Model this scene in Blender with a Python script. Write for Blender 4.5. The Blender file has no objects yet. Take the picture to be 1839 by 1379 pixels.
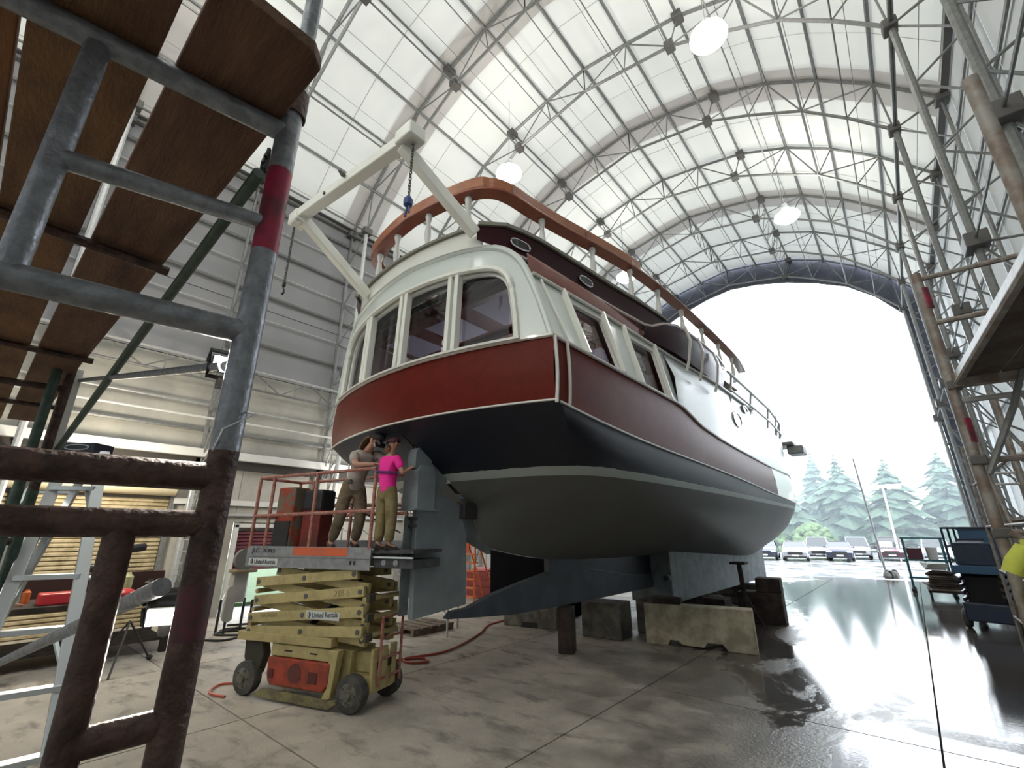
import bpy, math, random
from mathutils import Vector, Matrix
random.seed(7)
S = 1.155            # one drawing unit in metres
R = math.radians
C = bpy.context.scene.collection
sc = bpy.context.scene
EYE = 1.9
# ------------------------------------------------------------------ camera
cam_d = bpy.data.cameras.new('camera'); cam = bpy.data.objects.new('camera', cam_d); C.objects.link(cam)
cam_d.sensor_fit = 'HORIZONTAL'; cam_d.sensor_width = 36.0; cam_d.lens = 36.0*810/1839
cam_d.clip_start = 0.05; cam_d.clip_end = 600
cam.location = (0, 0, EYE*S)
cam.rotation_euler = (R(90+18.245), 0, R(40.174))
sc.camera = cam
# ------------------------------------------------------------------ sky and exposure
w = bpy.data.worlds.new('overcast_sky'); sc.world = w; w.use_nodes = True
nt = w.node_tree; nt.nodes.clear()
wo = nt.nodes.new('ShaderNodeOutputWorld'); wb = nt.nodes.new('ShaderNodeBackground')
wb.inputs[0].default_value = (0.86, 0.93, 1.0, 1); wb.inputs[1].default_value = 7.5
nt.links.new(wb.outputs[0], wo.inputs[0])
sc.view_settings.view_transform = 'Standard'; sc.view_settings.look = 'None'
sc.view_settings.exposure = 0.0; sc.view_settings.gamma = 1.0
sc.view_settings.use_curve_mapping = False
try:
    sc.cycles.max_bounces = 8; sc.cycles.diffuse_bounces = 5; sc.cycles.transmission_bounces = 6
    sc.cycles.volume_bounces = 1; sc.cycles.transparent_max_bounces = 12
except Exception: pass
LAMP_W = 190
def lamp(name, loc, power, col=(1, .97, .9), rad=.3, typ='POINT', rot=None, angle=None):
    l = bpy.data.lights.new(name, typ); l.energy = power; l.color = col
    if typ in ('POINT', 'SPOT'): l.shadow_soft_size = rad
    if typ == 'SPOT' and angle: l.spot_size = angle; l.spot_blend = .6
    o = bpy.data.objects.new(name, l); C.objects.link(o); o.location = Vector(loc)*S
    if rot: o.rotation_euler = rot
    return o
HIGH_BAYS = [(-1.26, 8.3), (-7.3, 8.5), (-1.14, 16.3), (-7.3, 16.3), (-1.2, .6), (-7.4, .6), (-1.2, -6), (-7.4, -6)]
for x, y in HIGH_BAYS: lamp('high_bay_light', (x, y, 12.8), LAMP_W, (1, .95, .86), .4)
lamp('added_gable_flood', (-2.8, -8.7, 9.6), 800, (1, .96, .88), .25)  # unseen lamp added for the transom highlight, also fills the interior
# ------------------------------------------------------------------ materials
MATS = {}
def mat(name, col, rough=.6, metal=0, col2=None, scale=6, bump=0, bscale=40, spec=.5, mixlo=.4, mixhi=.6, coat=0, detail=4, stretch=None, rough2=None):
    if name in MATS: return MATS[name]
    m = bpy.data.materials.new(name); MATS[name] = m; m.use_nodes = True
    t = m.node_tree; b = t.nodes['Principled BSDF']
    b.inputs['Base Color'].default_value = (*col, 1); b.inputs['Roughness'].default_value = rough
    b.inputs['Metallic'].default_value = metal
    b.inputs['Specular IOR Level'].default_value = spec
    if coat: b.inputs['Coat Weight'].default_value = coat; b.inputs['Coat Roughness'].default_value = .08
    if col2 or bump or rough2 is not None:
        tc = t.nodes.new('ShaderNodeTexCoord'); mp = t.nodes.new('ShaderNodeMapping')
        t.links.new(tc.outputs['Object'], mp.inputs[0])
        if stretch: mp.inputs['Scale'].default_value = stretch
        if col2 or rough2 is not None:
            n = t.nodes.new('ShaderNodeTexNoise'); n.inputs['Scale'].default_value = scale; n.inputs['Detail'].default_value = detail
            n.inputs['Roughness'].default_value = .65
            t.links.new(mp.outputs[0], n.inputs['Vector'])
            mr = t.nodes.new('ShaderNodeMapRange'); mr.inputs[1].default_value = mixlo; mr.inputs[2].default_value = mixhi
            t.links.new(n.outputs[0], mr.inputs[0])
            if col2:
                mx = t.nodes.new('ShaderNodeMix'); mx.data_type = 'RGBA'
                mx.inputs[6].default_value = (*col, 1); mx.inputs[7].default_value = (*col2, 1)
                t.links.new(mr.outputs[0], mx.inputs[0]); t.links.new(mx.outputs[2], b.inputs['Base Color'])
            if rough2 is not None:
                r2 = t.nodes.new('ShaderNodeMapRange'); r2.inputs[3].default_value = rough; r2.inputs[4].default_value = rough2
                t.links.new(mr.outputs[0], r2.inputs[0]); t.links.new(r2.outputs[0], b.inputs['Roughness'])
        if bump:
            n2 = t.nodes.new('ShaderNodeTexNoise'); n2.inputs['Scale'].default_value = bscale
            t.links.new(mp.outputs[0], n2.inputs['Vector'])
            bp = t.nodes.new('ShaderNodeBump'); bp.inputs['Strength'].default_value = bump; bp.inputs['Distance'].default_value = .02
            t.links.new(n2.outputs[0], bp.inputs['Height']); t.links.new(bp.outputs[0], b.inputs['Normal'])
    return m
def emit(name, col, s):
    m = bpy.data.materials.new(name); m.use_nodes = True; t = m.node_tree; t.nodes.clear()
    o = t.nodes.new('ShaderNodeOutputMaterial'); e = t.nodes.new('ShaderNodeEmission')
    e.inputs[0].default_value = (*col, 1); e.inputs[1].default_value = s; t.links.new(e.outputs[0], o.inputs[0]); MATS[name] = m; return m
def fabric(name, col, trans, rough=.7, var=.06, seam=None):
    m = bpy.data.materials.new(name); m.use_nodes = True; t = m.node_tree; t.nodes.clear(); MATS[name] = m
    o = t.nodes.new('ShaderNodeOutputMaterial'); d = t.nodes.new('ShaderNodeBsdfDiffuse'); tr = t.nodes.new('ShaderNodeBsdfTranslucent')
    mx = t.nodes.new('ShaderNodeMixShader'); mx.inputs[0].default_value = trans
    tc = t.nodes.new('ShaderNodeTexCoord'); n = t.nodes.new('ShaderNodeTexNoise'); n.inputs['Scale'].default_value = .8; n.inputs['Detail'].default_value = 5
    t.links.new(tc.outputs['Object'], n.inputs['Vector'])
    cr = t.nodes.new('ShaderNodeMix'); cr.data_type = 'RGBA'
    cr.inputs[6].default_value = (*col, 1); cr.inputs[7].default_value = (*[max(0, c*(1-var*2)) for c in col], 1)
    t.links.new(n.outputs[0], cr.inputs[0])
    t.links.new(cr.outputs[2], d.inputs[0]); t.links.new(cr.outputs[2], tr.inputs[0])
    t.links.new(d.outputs[0], mx.inputs[1]); t.links.new(tr.outputs[0], mx.inputs[2]); t.links.new(mx.outputs[0], o.inputs[0])
    return m
def glass(name, col=(.8, .85, .9), rough=.02, t_=.8):
    m = bpy.data.materials.new(name); m.use_nodes = True; t = m.node_tree; t.nodes.clear(); MATS[name] = m
    o = t.nodes.new('ShaderNodeOutputMaterial'); g = t.nodes.new('ShaderNodeBsdfGlossy'); tr = t.nodes.new('ShaderNodeBsdfTransparent')
    g.inputs['Roughness'].default_value = rough; tr.inputs[0].default_value = (*col, 1)
    f = t.nodes.new('ShaderNodeFresnel'); f.inputs[0].default_value = 1.5; mx = t.nodes.new('ShaderNodeMixShader')
    t.links.new(f.outputs[0], mx.inputs[0]); t.links.new(tr.outputs[0], mx.inputs[1]); t.links.new(g.outputs[0], mx.inputs[2])
    t.links.new(mx.outputs[0], o.inputs[0]); return m

M_roof = fabric('roof_membrane', (.70, .70, .655), .072)
M_flap = fabric('roof_flap', (.62, .60, .58), .11)
M_tarp = fabric('grey_wall_tarp', (.34, .34, .35), .10, var=.12)
M_rwall = fabric('pale_wall_tarp', (.62, .64, .64), .095, var=.05)
M_gable = mat('gable_tarp', (.055, .06, .085), .8, col2=(.09, .095, .12), scale=1.5)
M_steel = mat('galvanised_steel', (.23, .235, .23), .5, .35, col2=(.18, .185, .18), scale=12)
M_steelw = mat('pale_galvanised_tube', (.5, .51, .51), .45, .3, col2=(.43, .44, .44), scale=14)
M_steeld = mat('joint_plate_steel', (.12, .115, .11), .6, .3)
M_beige = mat('beige_wall_panel', (.46, .44, .39), .7, col2=(.38, .36, .32), scale=1.2)
M_slat = mat('tan_door_slat', (.50, .42, .27), .55, col2=(.33, .27, .16), scale=4)
M_drum = mat('cream_door_drum', (.56, .49, .34), .5)
M_white = mat('white_painted_trim', (.62, .62, .60), .5)
M_wood = mat('brown_plank', (.17, .085, .045), .8, col2=(.07, .032, .02), scale=5, bump=.5, bscale=50, stretch=(.5, 3, 3), mixlo=.3, mixhi=.7)
M_wood2 = mat('brown_plank_worn', (.22, .11, .045), .8, col2=(.09, .042, .022), scale=4, bump=.5, bscale=60, stretch=(.6, 2, 2), mixlo=.3, mixhi=.7)
M_timber = mat('dark_timber', (.05, .034, .028), .85, col2=(.02, .014, .012), scale=4, bump=.3)
M_ply = mat('weathered_plywood', (.22, .18, .13), .8, col2=(.12, .09, .07), scale=4)
M_scafg = mat('scaffold_grey_tube', (.24, .255, .28), .38, .5, col2=(.17, .18, .20), scale=25, rough2=.5, bump=.2, bscale=60)
M_scafr = mat('scaffold_rust_tube', (.035, .019, .015), .6, .2, col2=(.085, .045, .035), scale=16, bump=.4, bscale=60)
M_scafgr = mat('scaffold_green_tube', (.035, .06, .045), .5, .3, col2=(.06, .09, .075), scale=18)
M_scafred = mat('scaffold_red_tube', (.28, .012, .045), .45, .2, col2=(.12, .02, .03), scale=12)
M_alu = mat('aluminium', (.62, .66, .68), .35, .7)
M_black = mat('black_metal', (.012, .012, .013), .5)
M_rubber = mat('tyre_rubber', (.045, .043, .04), .85, col2=(.085, .08, .07), scale=8)
M_yel = mat('lift_cream_paint', (.46, .38, .17), .5, col2=(.30, .24, .11), scale=5, mixlo=.45, mixhi=.75, bump=.1)
M_redp = mat('lift_red_paint', (.40, .055, .022), .55, col2=(.22, .04, .025), scale=6)
M_rail = mat('lift_rail_rust', (.30, .085, .06), .65, col2=(.36, .20, .16), scale=18)
M_plat = mat('platform_grey', (.30, .31, .32), .5, .3, col2=(.22, .225, .23), scale=7)
M_conc = mat('concrete_block', (.40, .36, .26), .85, col2=(.24, .21, .15), scale=3, bump=.5, bscale=25)
M_concd = mat('dark_concrete_block', (.13, .12, .10), .9, col2=(.06, .055, .05), scale=3, bump=.5, bscale=25)
M_band = mat('red_brown_gloss', (.115, .011, .005), .40, spec=.10, bump=.14, bscale=80, col2=(.095, .009, .004), scale=3)
M_maroon = mat('dark_maroon_gloss', (.032, .008, .012), .28, spec=.12)
M_copper = mat('red_brown_frieze', (.22, .05, .03), .12, coat=.8)
M_cab = mat('pale_grey_gloss', (.57, .62, .585), .28, coat=.15, bump=.10, bscale=70)
M_cabw = mat('cream_gloss', (.74, .75, .69), .3, coat=.3)
M_trim = mat('off_white_trim', (.62, .60, .56), .35, coat=.3)
M_rudd = mat('rudder_grey', (.23, .265, .285), .5, col2=(.19, .22, .24), scale=2)
M_skeg = mat('skeg_blue_grey', (.065, .078, .10), .55, col2=(.045, .056, .068), scale=2)
M_keel = mat('keel_grey', (.16, .19, .20), .6, col2=(.10, .12, .125), scale=3)
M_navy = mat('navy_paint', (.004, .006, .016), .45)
M_teak = mat('varnished_teak', (.33, .105, .03), .3, coat=.4, col2=(.24, .07, .022), scale=3, stretch=(1, 1, 6))
M_teakr = mat('varnished_mahogany', (.24, .05, .022), .25, coat=.5, col2=(.18, .038, .018), scale=3)
M_chain = mat('galvanised_chain', (.10, .095, .09), .45, .7)
M_blue = mat('blue_tape', (.02, .05, .18), .6)
M_glass = glass('window_glass', (.55, .56, .62), .02)
M_glassd = mat('dark_glass', (.012, .010, .014), .06, spec=.6)
M_mahint = mat('interior_mahogany', (.10, .018, .012), .4)
M_headl = mat('interior_headliner', (.36, .34, .42), .6)
M_porth = mat('porthole_chrome', (.7, .7, .72), .15, 1)
M_orange = mat('orange_paint', (.55, .12, .02), .5)
M_hose = mat('orange_hose', (.42, .07, .04), .5)
M_lampw = emit('lamp_lens', (1, .97, .9), 40)
M_work = emit('work_light_lens', (1, .93, .8), 30)
# hull paint: painted bands at their heights on the plating, with hand-cut ragged edges
def hull_mat():
    m = bpy.data.materials.new('hull_paint'); m.use_nodes = True; t = m.node_tree; b = t.nodes['Principled BSDF']
    tc = t.nodes.new('ShaderNodeTexCoord'); sp = t.nodes.new('ShaderNodeSeparateXYZ'); t.links.new(tc.outputs['Object'], sp.inputs[0])
    n = t.nodes.new('ShaderNodeTexNoise'); n.inputs['Scale'].default_value = 5; t.links.new(tc.outputs['Object'], n.inputs['Vector'])
    def m2(op, a, bb):
        q = t.nodes.new('ShaderNodeMath'); q.operation = op
        for i, v in enumerate((a, bb)):
            if isinstance(v, (int, float)): q.inputs[i].default_value = v
            else: t.links.new(v, q.inputs[i])
        return q.outputs[0]
    wob = m2('MULTIPLY', m2('SUBTRACT', n.outputs[0], .5), .035)
    zz = m2('ADD', sp.outputs[2], wob)
    hi = m2('GREATER_THAN', zz, 2.665*S); lo = m2('GREATER_THAN', sp.outputs[2], 2.575*S); fwd = m2('GREATER_THAN', sp.outputs[1], 14.1*S)
    n3 = t.nodes.new('ShaderNodeTexNoise'); n3.inputs['Scale'].default_value = 1.3; n3.inputs['Detail'].default_value = 5; t.links.new(tc.outputs['Object'], n3.inputs['Vector'])
    def mx(f, a, bb):
        q = t.nodes.new('ShaderNodeMix'); q.data_type = 'RGBA'
        t.links.new(f, q.inputs[0])
        for i, v in ((6, a), (7, bb)):
            if isinstance(v, tuple): q.inputs[i].default_value = (*v, 1)
            else: t.links.new(v, q.inputs[i])
        return q.outputs[2]
    grey = mx(n3.outputs[0], (.125, .135, .137), (.11, .106, .098))
    c = mx(lo, grey, (.42, .47, .45)); c = mx(hi, c, (.0045, .0065, .017)); 
    c2 = mx(fwd, c, mx(lo, grey, (.34, .35, .35)))
    t.links.new(c2, b.inputs['Base Color'])
    r = m2('SUBTRACT', .55, m2('MULTIPLY', hi, .12)); t.links.new(r, b.inputs['Roughness'])
    return m
M_hull = hull_mat()
# ------------------------------------------------------------------ mesh builder (drawing units in, metres out)
OFF = {}
def V3(p): return Vector((p[0], p[1], p[2]))
class MB:
    def __init__(s): s.v = []; s.f = []
    def add(s, vs, fs):
        k = len(s.v); s.v += [tuple(v) for v in vs]; s.f += [tuple(i+k for i in f) for f in fs]; return s
    def frame(s, p0, p1, up=(0, 0, 1)):
        d = V3(p1)-V3(p0); L = d.length; d = d/L if L else Vector((0, 0, 1)); u = Vector(up)
        if abs(d.dot(u)) > .98: u = Vector((0, 1, 0)) if abs(d.y) < .9 else Vector((1, 0, 0))
        a = d.cross(u).normalized(); b = a.cross(d).normalized(); return d, a, b
    def box(s, c, sz, rz=0, taper=1):
        x, y, z = sz[0]/2, sz[1]/2, sz[2]/2; cs, sn = math.cos(rz), math.sin(rz); vs = []
        for k in (-1, 1):
            tp = taper if k > 0 else 1
            for i, j in ((-1, -1), (1, -1), (1, 1), (-1, 1)):
                a, b = i*x*tp, j*y*tp; vs.append((c[0]+a*cs-b*sn, c[1]+a*sn+b*cs, c[2]+k*z))
        return s.add(vs, [(3, 2, 1, 0), (4, 5, 6, 7), (0, 1, 5, 4), (1, 2, 6, 5), (2, 3, 7, 6), (3, 0, 4, 7)])
    def lohi(s, a, b): return s.box([(a[i]+b[i])/2 for i in range(3)], [abs(b[i]-a[i]) for i in range(3)])
    def beam(s, p0, p1, w_, h_, up=(0, 0, 1)):
        d, a, b = s.frame(p0, p1, up); vs = []
        for p in (V3(p0), V3(p1)):
            for i, j in ((-1, -1), (1, -1), (1, 1), (-1, 1)): vs.append(p+a*(i*w_/2)+b*(j*h_/2))
        return s.add(vs, [(3, 2, 1, 0), (4, 5, 6, 7), (0, 1, 5, 4), (1, 2, 6, 5), (2, 3, 7, 6), (3, 0, 4, 7)])
    def tube(s, p0, p1, r, n=6, r2=None):
        d, a, b = s.frame(p0, p1); r2 = r if r2 is None else r2; vs = []
        for p, rr in ((V3(p0), r), (V3(p1), r2)):
            for i in range(n):
                t = 2*math.pi*i/n; vs.append(p+a*(math.cos(t)*rr)+b*(math.sin(t)*rr))
        return s.add(vs, [tuple(range(n))[::-1], tuple(range(n, 2*n))]+[(i, (i+1) % n, n+(i+1) % n, n+i) for i in range(n)])
    def path(s, pts, r, n=6, closed=False, sx=1, up=(0, 0, 1)):
        P = [V3(p) for p in pts]; m = len(P); vs = []
        for k in range(m):
            a0 = P[(k-1) % m] if (closed or k > 0) else P[k]; a1 = P[(k+1) % m] if (closed or k < m-1) else P[k]
            d, a, b = s.frame(a0, a1, up); rr = r[k] if isinstance(r, (list, tuple)) else r
            for i in range(n):
                t = 2*math.pi*(i+.5)/n; vs.append(P[k]+a*(math.cos(t)*rr*sx)+b*(math.sin(t)*rr))
        fs = []
        for k in range(m if closed else m-1):
            q = (k+1) % m
            for i in range(n): fs.append((k*n+i, k*n+(i+1) % n, q*n+(i+1) % n, q*n+i))
        if not closed: fs += [tuple(range(n))[::-1], tuple((m-1)*n+i for i in range(n))]
        return s.add(vs, fs)
    def strip(s, pts, w_, h_, up=(0, 0, 1), closed=False):     # rectangular section swept along a path
        P = [V3(p) for p in pts]; m = len(P); vs = []
        for k in range(m):
            a0 = P[(k-1) % m] if (closed or k > 0) else P[k]; a1 = P[(k+1) % m] if (closed or k < m-1) else P[k]
            d, a, b = s.frame(a0, a1, up)
            for i, j in ((-1, -1), (1, -1), (1, 1), (-1, 1)): vs.append(P[k]+a*(i*w_/2)+b*(j*h_/2))
        fs = []
        for k in range(m if closed else m-1):
            q = (k+1) % m
            for i in range(4): fs.append((k*4+i, k*4+(i+1) % 4, q*4+(i+1) % 4, q*4+i))
        if not closed: fs += [(3, 2, 1, 0), tuple((m-1)*4+i for i in range(4))]
        return s.add(vs, fs)
    def lathe(s, o, prof, n=12, axis=(0, 0, 1)):
        ax = V3(axis).normalized(); u = Vector((0, 0, 1)) if abs(ax.z) < .9 else Vector((1, 0, 0))
        a = ax.cross(u).normalized(); b = ax.cross(a).normalized(); vs = []; m = len(prof)
        for r, h in prof:
            for i in range(n):
                t = 2*math.pi*i/n; vs.append(V3(o)+ax*h+a*(math.cos(t)*r)+b*(math.sin(t)*r))
        fs = [(k*n+i, k*n+(i+1) % n, (k+1)*n+(i+1) % n, (k+1)*n+i) for k in range(m-1) for i in range(n)]
        fs += [tuple(range(n))[::-1], tuple((m-1)*n+i for i in range(n))]
        return s.add(vs, fs)
    def grid(s, rows, closed=False):
        m = len(rows); n = len(rows[0]); k = [p for r in rows for p in r]
        fs = [(i*n+j, i*n+(j+1) % n, (i+1)*n+(j+1) % n, (i+1)*n+j) for i in range(m-1) for j in range(n if closed else n-1)]
        return s.add(k, fs)
    def quad(s, a, b, c, d): return s.add([a, b, c, d], [(0, 1, 2, 3)])
    def prism(s, pts, ext):      # planar polygon pts (3D) pushed along ext
        n = len(pts); e = V3(ext); vs = [V3(p) for p in pts]+[V3(p)+e for p in pts]
        return s.add(vs, [tuple(range(n))[::-1], tuple(range(n, 2*n))]+[(i, (i+1) % n, n+(i+1) % n, n+i) for i in range(n)])
    def sphere(s, c, r, n=8, m=6, sc3=(1, 1, 1)):
        rows = []
        for i in range(m+1):
            t = math.pi*i/m; rows.append([(c[0]+r*sc3[0]*math.sin(t)*math.cos(2*math.pi*j/n), c[1]+r*sc3[1]*math.sin(t)*math.sin(2*math.pi*j/n), c[2]+r*sc3[2]*math.cos(t)) for j in range(n)])
        return s.grid(rows, True)
    def put(s, name, m, parent=None, local=False, smooth=False, bevel=0, kind=None, thick=0, label=None, sub=0):
        off = Vector((0, 0, 0))
        if parent is not None and not local: off = OFF.get(parent.name, Vector((0, 0, 0)))
        me = bpy.data.meshes.new(name); me.from_pydata([tuple((Vector(v)-off)*S) for v in s.v], [], s.f)
        import bmesh
        bm = bmesh.new(); bm.from_mesh(me)
        bmesh.ops.remove_doubles(bm, verts=bm.verts, dist=.0004)
        bmesh.ops.recalc_face_normals(bm, faces=bm.faces); bm.to_mesh(me); bm.free()
        o = bpy.data.objects.new(name, me); C.objects.link(o)
        if m: me.materials.append(m)
        if parent is not None: o.parent = parent; OFF[o.name] = off.copy()
        if smooth:
            me.polygons.foreach_set('use_smooth', [True]*len(me.polygons)); me.set_sharp_from_angle(angle=R(smooth if smooth > 1 else 40))
        if thick:
            q = o.modifiers.new('thickness', 'SOLIDIFY'); q.thickness = thick*S; q.offset = -1
        if bevel:
            q = o.modifiers.new('bevel', 'BEVEL'); q.width = bevel*S; q.segments = 2; q.limit_method = 'ANGLE'
        if sub:
            q = o.modifiers.new('sub', 'SUBSURF'); q.levels = sub; q.render_levels = sub
        if kind: o['kind'] = kind
        if label: o['label'] = label
        return o
def tag(o, label=None, cat=None, group=None, kind=None):
    if label: o['label'] = label
    if cat: o['category'] = cat
    if group: o['group'] = group
    if kind: o['kind'] = kind
    return o
def T(name, label, cat, loc=(0, 0, 0), rz=0, group=None):
    o = bpy.data.objects.new(name, None); C.objects.link(o); o.empty_display_size = .2
    o.location = Vector(loc)*S; o.rotation_euler = (0, 0, rz); OFF[o.name] = Vector(loc)
    return tag(o, label, cat, group)
def bar(parent, p0, p1, r, name='bar', m=None, n=6, local=False, label=None, smooth=True):
    return MB().tube(p0, p1, r, n).put(name, m or M_steel, parent, local, smooth=smooth, label=label)
def mirror_x(p, x0): return (2*x0-p[0], p[1], p[2])
def lerp(a, b, t): return tuple(a[i]+(b[i]-a[i])*t for i in range(3))
def text(name, body, size, m, parent, loc, rot, local=True, extr=.002, align='CENTER', sx=1):
    cu = bpy.data.curves.new(name, 'FONT'); cu.body = body; cu.size = size*S; cu.extrude = extr; cu.align_x = align; cu.align_y = 'CENTER'
    tmp = bpy.data.objects.new(name, cu); C.objects.link(tmp)
    dg = bpy.context.evaluated_depsgraph_get(); me = bpy.data.meshes.new_from_object(tmp.evaluated_get(dg)); bpy.data.objects.remove(tmp)
    o = bpy.data.objects.new(name, me); C.objects.link(o); me.materials.clear(); me.materials.append(m)
    off = Vector((0, 0, 0)) if local else OFF.get(parent.name, Vector((0, 0, 0)))
    o.parent = parent; o.location = (Vector(loc)-off)*S; o.rotation_euler = rot; o.scale = (sx, 1, 1)
    return o
def copy_tree(o, parent=None):
    c = o.copy(); C.objects.link(c); c.parent = parent; OFF[c.name] = OFF.get(o.name, Vector((0, 0, 0))).copy()
    for ch in list(o.children): copy_tree(ch, c)
    return c
# ================================================================== THE HALL
XC = -5.2
PO = [(0, 16.4), (1.5, 16.18), (3.05, 15.85), (4.5, 15.2), (5.7, 14.35), (6.8, 13.3), (7.85, 12.0)]
PI_ = [(0, 15.4), (1.35, 15.15), (2.73, 14.9), (3.9, 14.3), (5.2, 13.5), (6.1, 12.57), (6.9, 11.6)]
FY = [-9.05, -5.9, -2.75, .4, 3.55, 6.7, 9.8, 13.0, 16.2, 19.4, 22.5, 25.5]
Y0, Y1 = -9.1, 25.7
def PX(p, s, d=0): return XC+s*(p[0]+d)
# floor: slabs with open joints on a bed
fl = MB().lohi((-13.6, -9.4, -.3), (3.4, 26.2, -.06)).put('floor', mat('joint_dirt', (.03, .027, .022), .9)); fl['kind'] = 'structure'
def floor_mat():
    m = bpy.data.materials.new('wet_concrete'); m.use_nodes = True; t = m.node_tree; b = t.nodes['Principled BSDF']
    tc = t.nodes.new('ShaderNodeTexCoord'); sp = t.nodes.new('ShaderNodeSeparateXYZ'); t.links.new(tc.outputs['Object'], sp.inputs[0])
    def noise(sc_, det=6, st=None, dist=0):
        n = t.nodes.new('ShaderNodeTexNoise'); n.inputs['Scale'].default_value = sc_; n.inputs['Detail'].default_value = det; n.inputs['Roughness'].default_value = .62; n.inputs['Distortion'].default_value = dist
        mp = t.nodes.new('ShaderNodeMapping'); t.links.new(tc.outputs['Object'], mp.inputs[0]); t.links.new(mp.outputs[0], n.inputs['Vector'])
        if st: mp.inputs['Scale'].default_value = st
        return n.outputs[0]
    def mp_(x, a, b_, c=0, d=1):
        q = t.nodes.new('ShaderNodeMapRange'); t.links.new(x, q.inputs[0])
        for i, v in enumerate((a, b_, c, d)): q.inputs[1+i].default_value = v
        return q.outputs[0]
    def mt(op, a, bb):
        q = t.nodes.new('ShaderNodeMath'); q.operation = op
        for i, v in enumerate((a, bb)):
            if isinstance(v, (int, float)): q.inputs[i].default_value = v
            else: t.links.new(v, q.inputs[i])
        return q.outputs[0]
    def mx(f, a, bb):
        q = t.nodes.new('ShaderNodeMix'); q.data_type = 'RGBA'; t.links.new(f, q.inputs[0])
        for i, v in ((6, a), (7, bb)):
            if isinstance(v, tuple): q.inputs[i].default_value = (*v, 1)
            else: t.links.new(v, q.inputs[i])
        return q.outputs[2]
    # wetness: driven in by the rain at the open end and tracked along the right-hand side
    g = mt('ADD', mp_(sp.outputs[1], 1*S, 17*S, 0, .62), mp_(sp.outputs[0], -6.5*S, -1.0*S, -.34, .30))
    wet = mp_(mt('ADD', g, mt('MULTIPLY', noise(.55, 7, (1, .55, 1), .8), 1.35)), 1.10, 1.20)
    damp = mp_(mt('ADD', g, mt('MULTIPLY', noise(.8, 6), 1.1)), .62, .95)
    base = mx(mp_(noise(1.1, 8), .35, .65), (.50, .445, .375), (.35, .315, .27))
    base = mx(mp_(noise(9, 6), .66, .80), base, (.16, .14, .12))
    base = mx(mp_(noise(1.5, 8, (1, 2.0, 1), .3), .52, .74), base, (.085, .075, .062))
    base = mx(damp, base, (.13, .115, .10))
    base = mx(wet, base, (.06, .055, .052))
    t.links.new(base, b.inputs['Base Color'])
    r = mt('ADD', mt('MULTIPLY', mt('SUBTRACT', 1, damp), .32), .30); r = mt('MULTIPLY', r, mt('SUBTRACT', 1, mt('MULTIPLY', wet, .80)))
    t.links.new(r, b.inputs['Roughness'])
    bp = t.nodes.new('ShaderNodeBump'); bp.inputs['Distance'].default_value = .01
    t.links.new(mt('SUBTRACT', 1, mt('MULTIPLY', wet, .93)), bp.inputs['Strength']); t.links.new(noise(22, 5), bp.inputs['Height']); t.links.new(bp.outputs[0], b.inputs['Normal'])
    return m
M_floor = floor_mat()
xs = [-13.5, -11.6, -8.75, -5.9, -3.05, -.2, 3.3]; ys = [-9.3, -5.2, -1.35, 2.5, 6.35, 10.2, 14.05, 17.9, 21.75, 26.1]
for i in range(len(xs)-1):
    for j in range(len(ys)-1):
        g = .009; MB().lohi((xs[i]+g, ys[j]+g, -.1), (xs[i+1]-g, ys[j+1]-g, 0)).put('concrete_slab', M_floor, fl)
# ceiling membrane, panel by panel
cl = MB().tube((XC, Y0, 16.47), (XC, Y1, 16.47), .04).put('ceiling', M_steel); cl['kind'] = 'structure'
for s in (-1, 1):
    for k in range(6):
        a, b = PO[k], PO[k+1]
        for j in range(len(FY)-1):
            y0, y1 = FY[j], FY[j+1]; d = .06
            MB().quad((PX(a, s), y0, a[1]+d), (PX(b, s), y0, b[1]+d), (PX(b, s), y1, b[1]+d), (PX(a, s), y1, a[1]+d)).put('membrane_panel', M_roof, cl)
            ym = (y0+y1)/2
            bar(cl, (PX(a, s), ym, a[1]+.045), (PX(b, s), ym, b[1]+.045), .009, 'membrane_seam', MATS.setdefault('seam', mat('seam_tape', (.5, .5, .48), .7)), 4)
# overlapping fabric flaps at every second frame
for y in (.2, 6.5, 12.8, 19.2):
    for s in (-1, 1):
        for k in range(6):
            a, b = PO[k], PO[k+1]; z = -.0
            MB().quad((PX(a, s), y-.25, a[1]+z), (PX(b, s), y-.25, b[1]+z), (PX(b, s), y+1.0, b[1]+z), (PX(a, s), y+1.0, a[1]+z)).put('membrane_flap', M_flap, cl)
# purlins and cables
for k, p in enumerate(PO):
    for s in ((-1, 1) if k else (1,)):
        MB().tube((PX(p, s), Y0, p[1]-.03), (PX(p, s), Y1, p[1]-.03), .045 if k % 2 else .038).put('purlin', M_steel, cl, smooth=True)
for k, p in enumerate(PI_):
    for s in ((-1, 1) if k else (1,)):
        r = .03 if k in (2, 4, 6) else .018
        MB().tube((PX(p, s), Y0, p[1]), (PX(p, s), Y1, p[1]), r).put('purlin', M_steel, cl, smooth=True)
for k in range(6):
    a, b = PO[k], PO[k+1]
    for s in (-1, 1):
        x = PX(a, s)*.35+PX(b, s)*.65; z = a[1]*.35+b[1]*.65-.25
        MB().tube((x, Y0, z), (x, Y1, z), .008, 4).put('cable', M_steel, cl)
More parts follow.
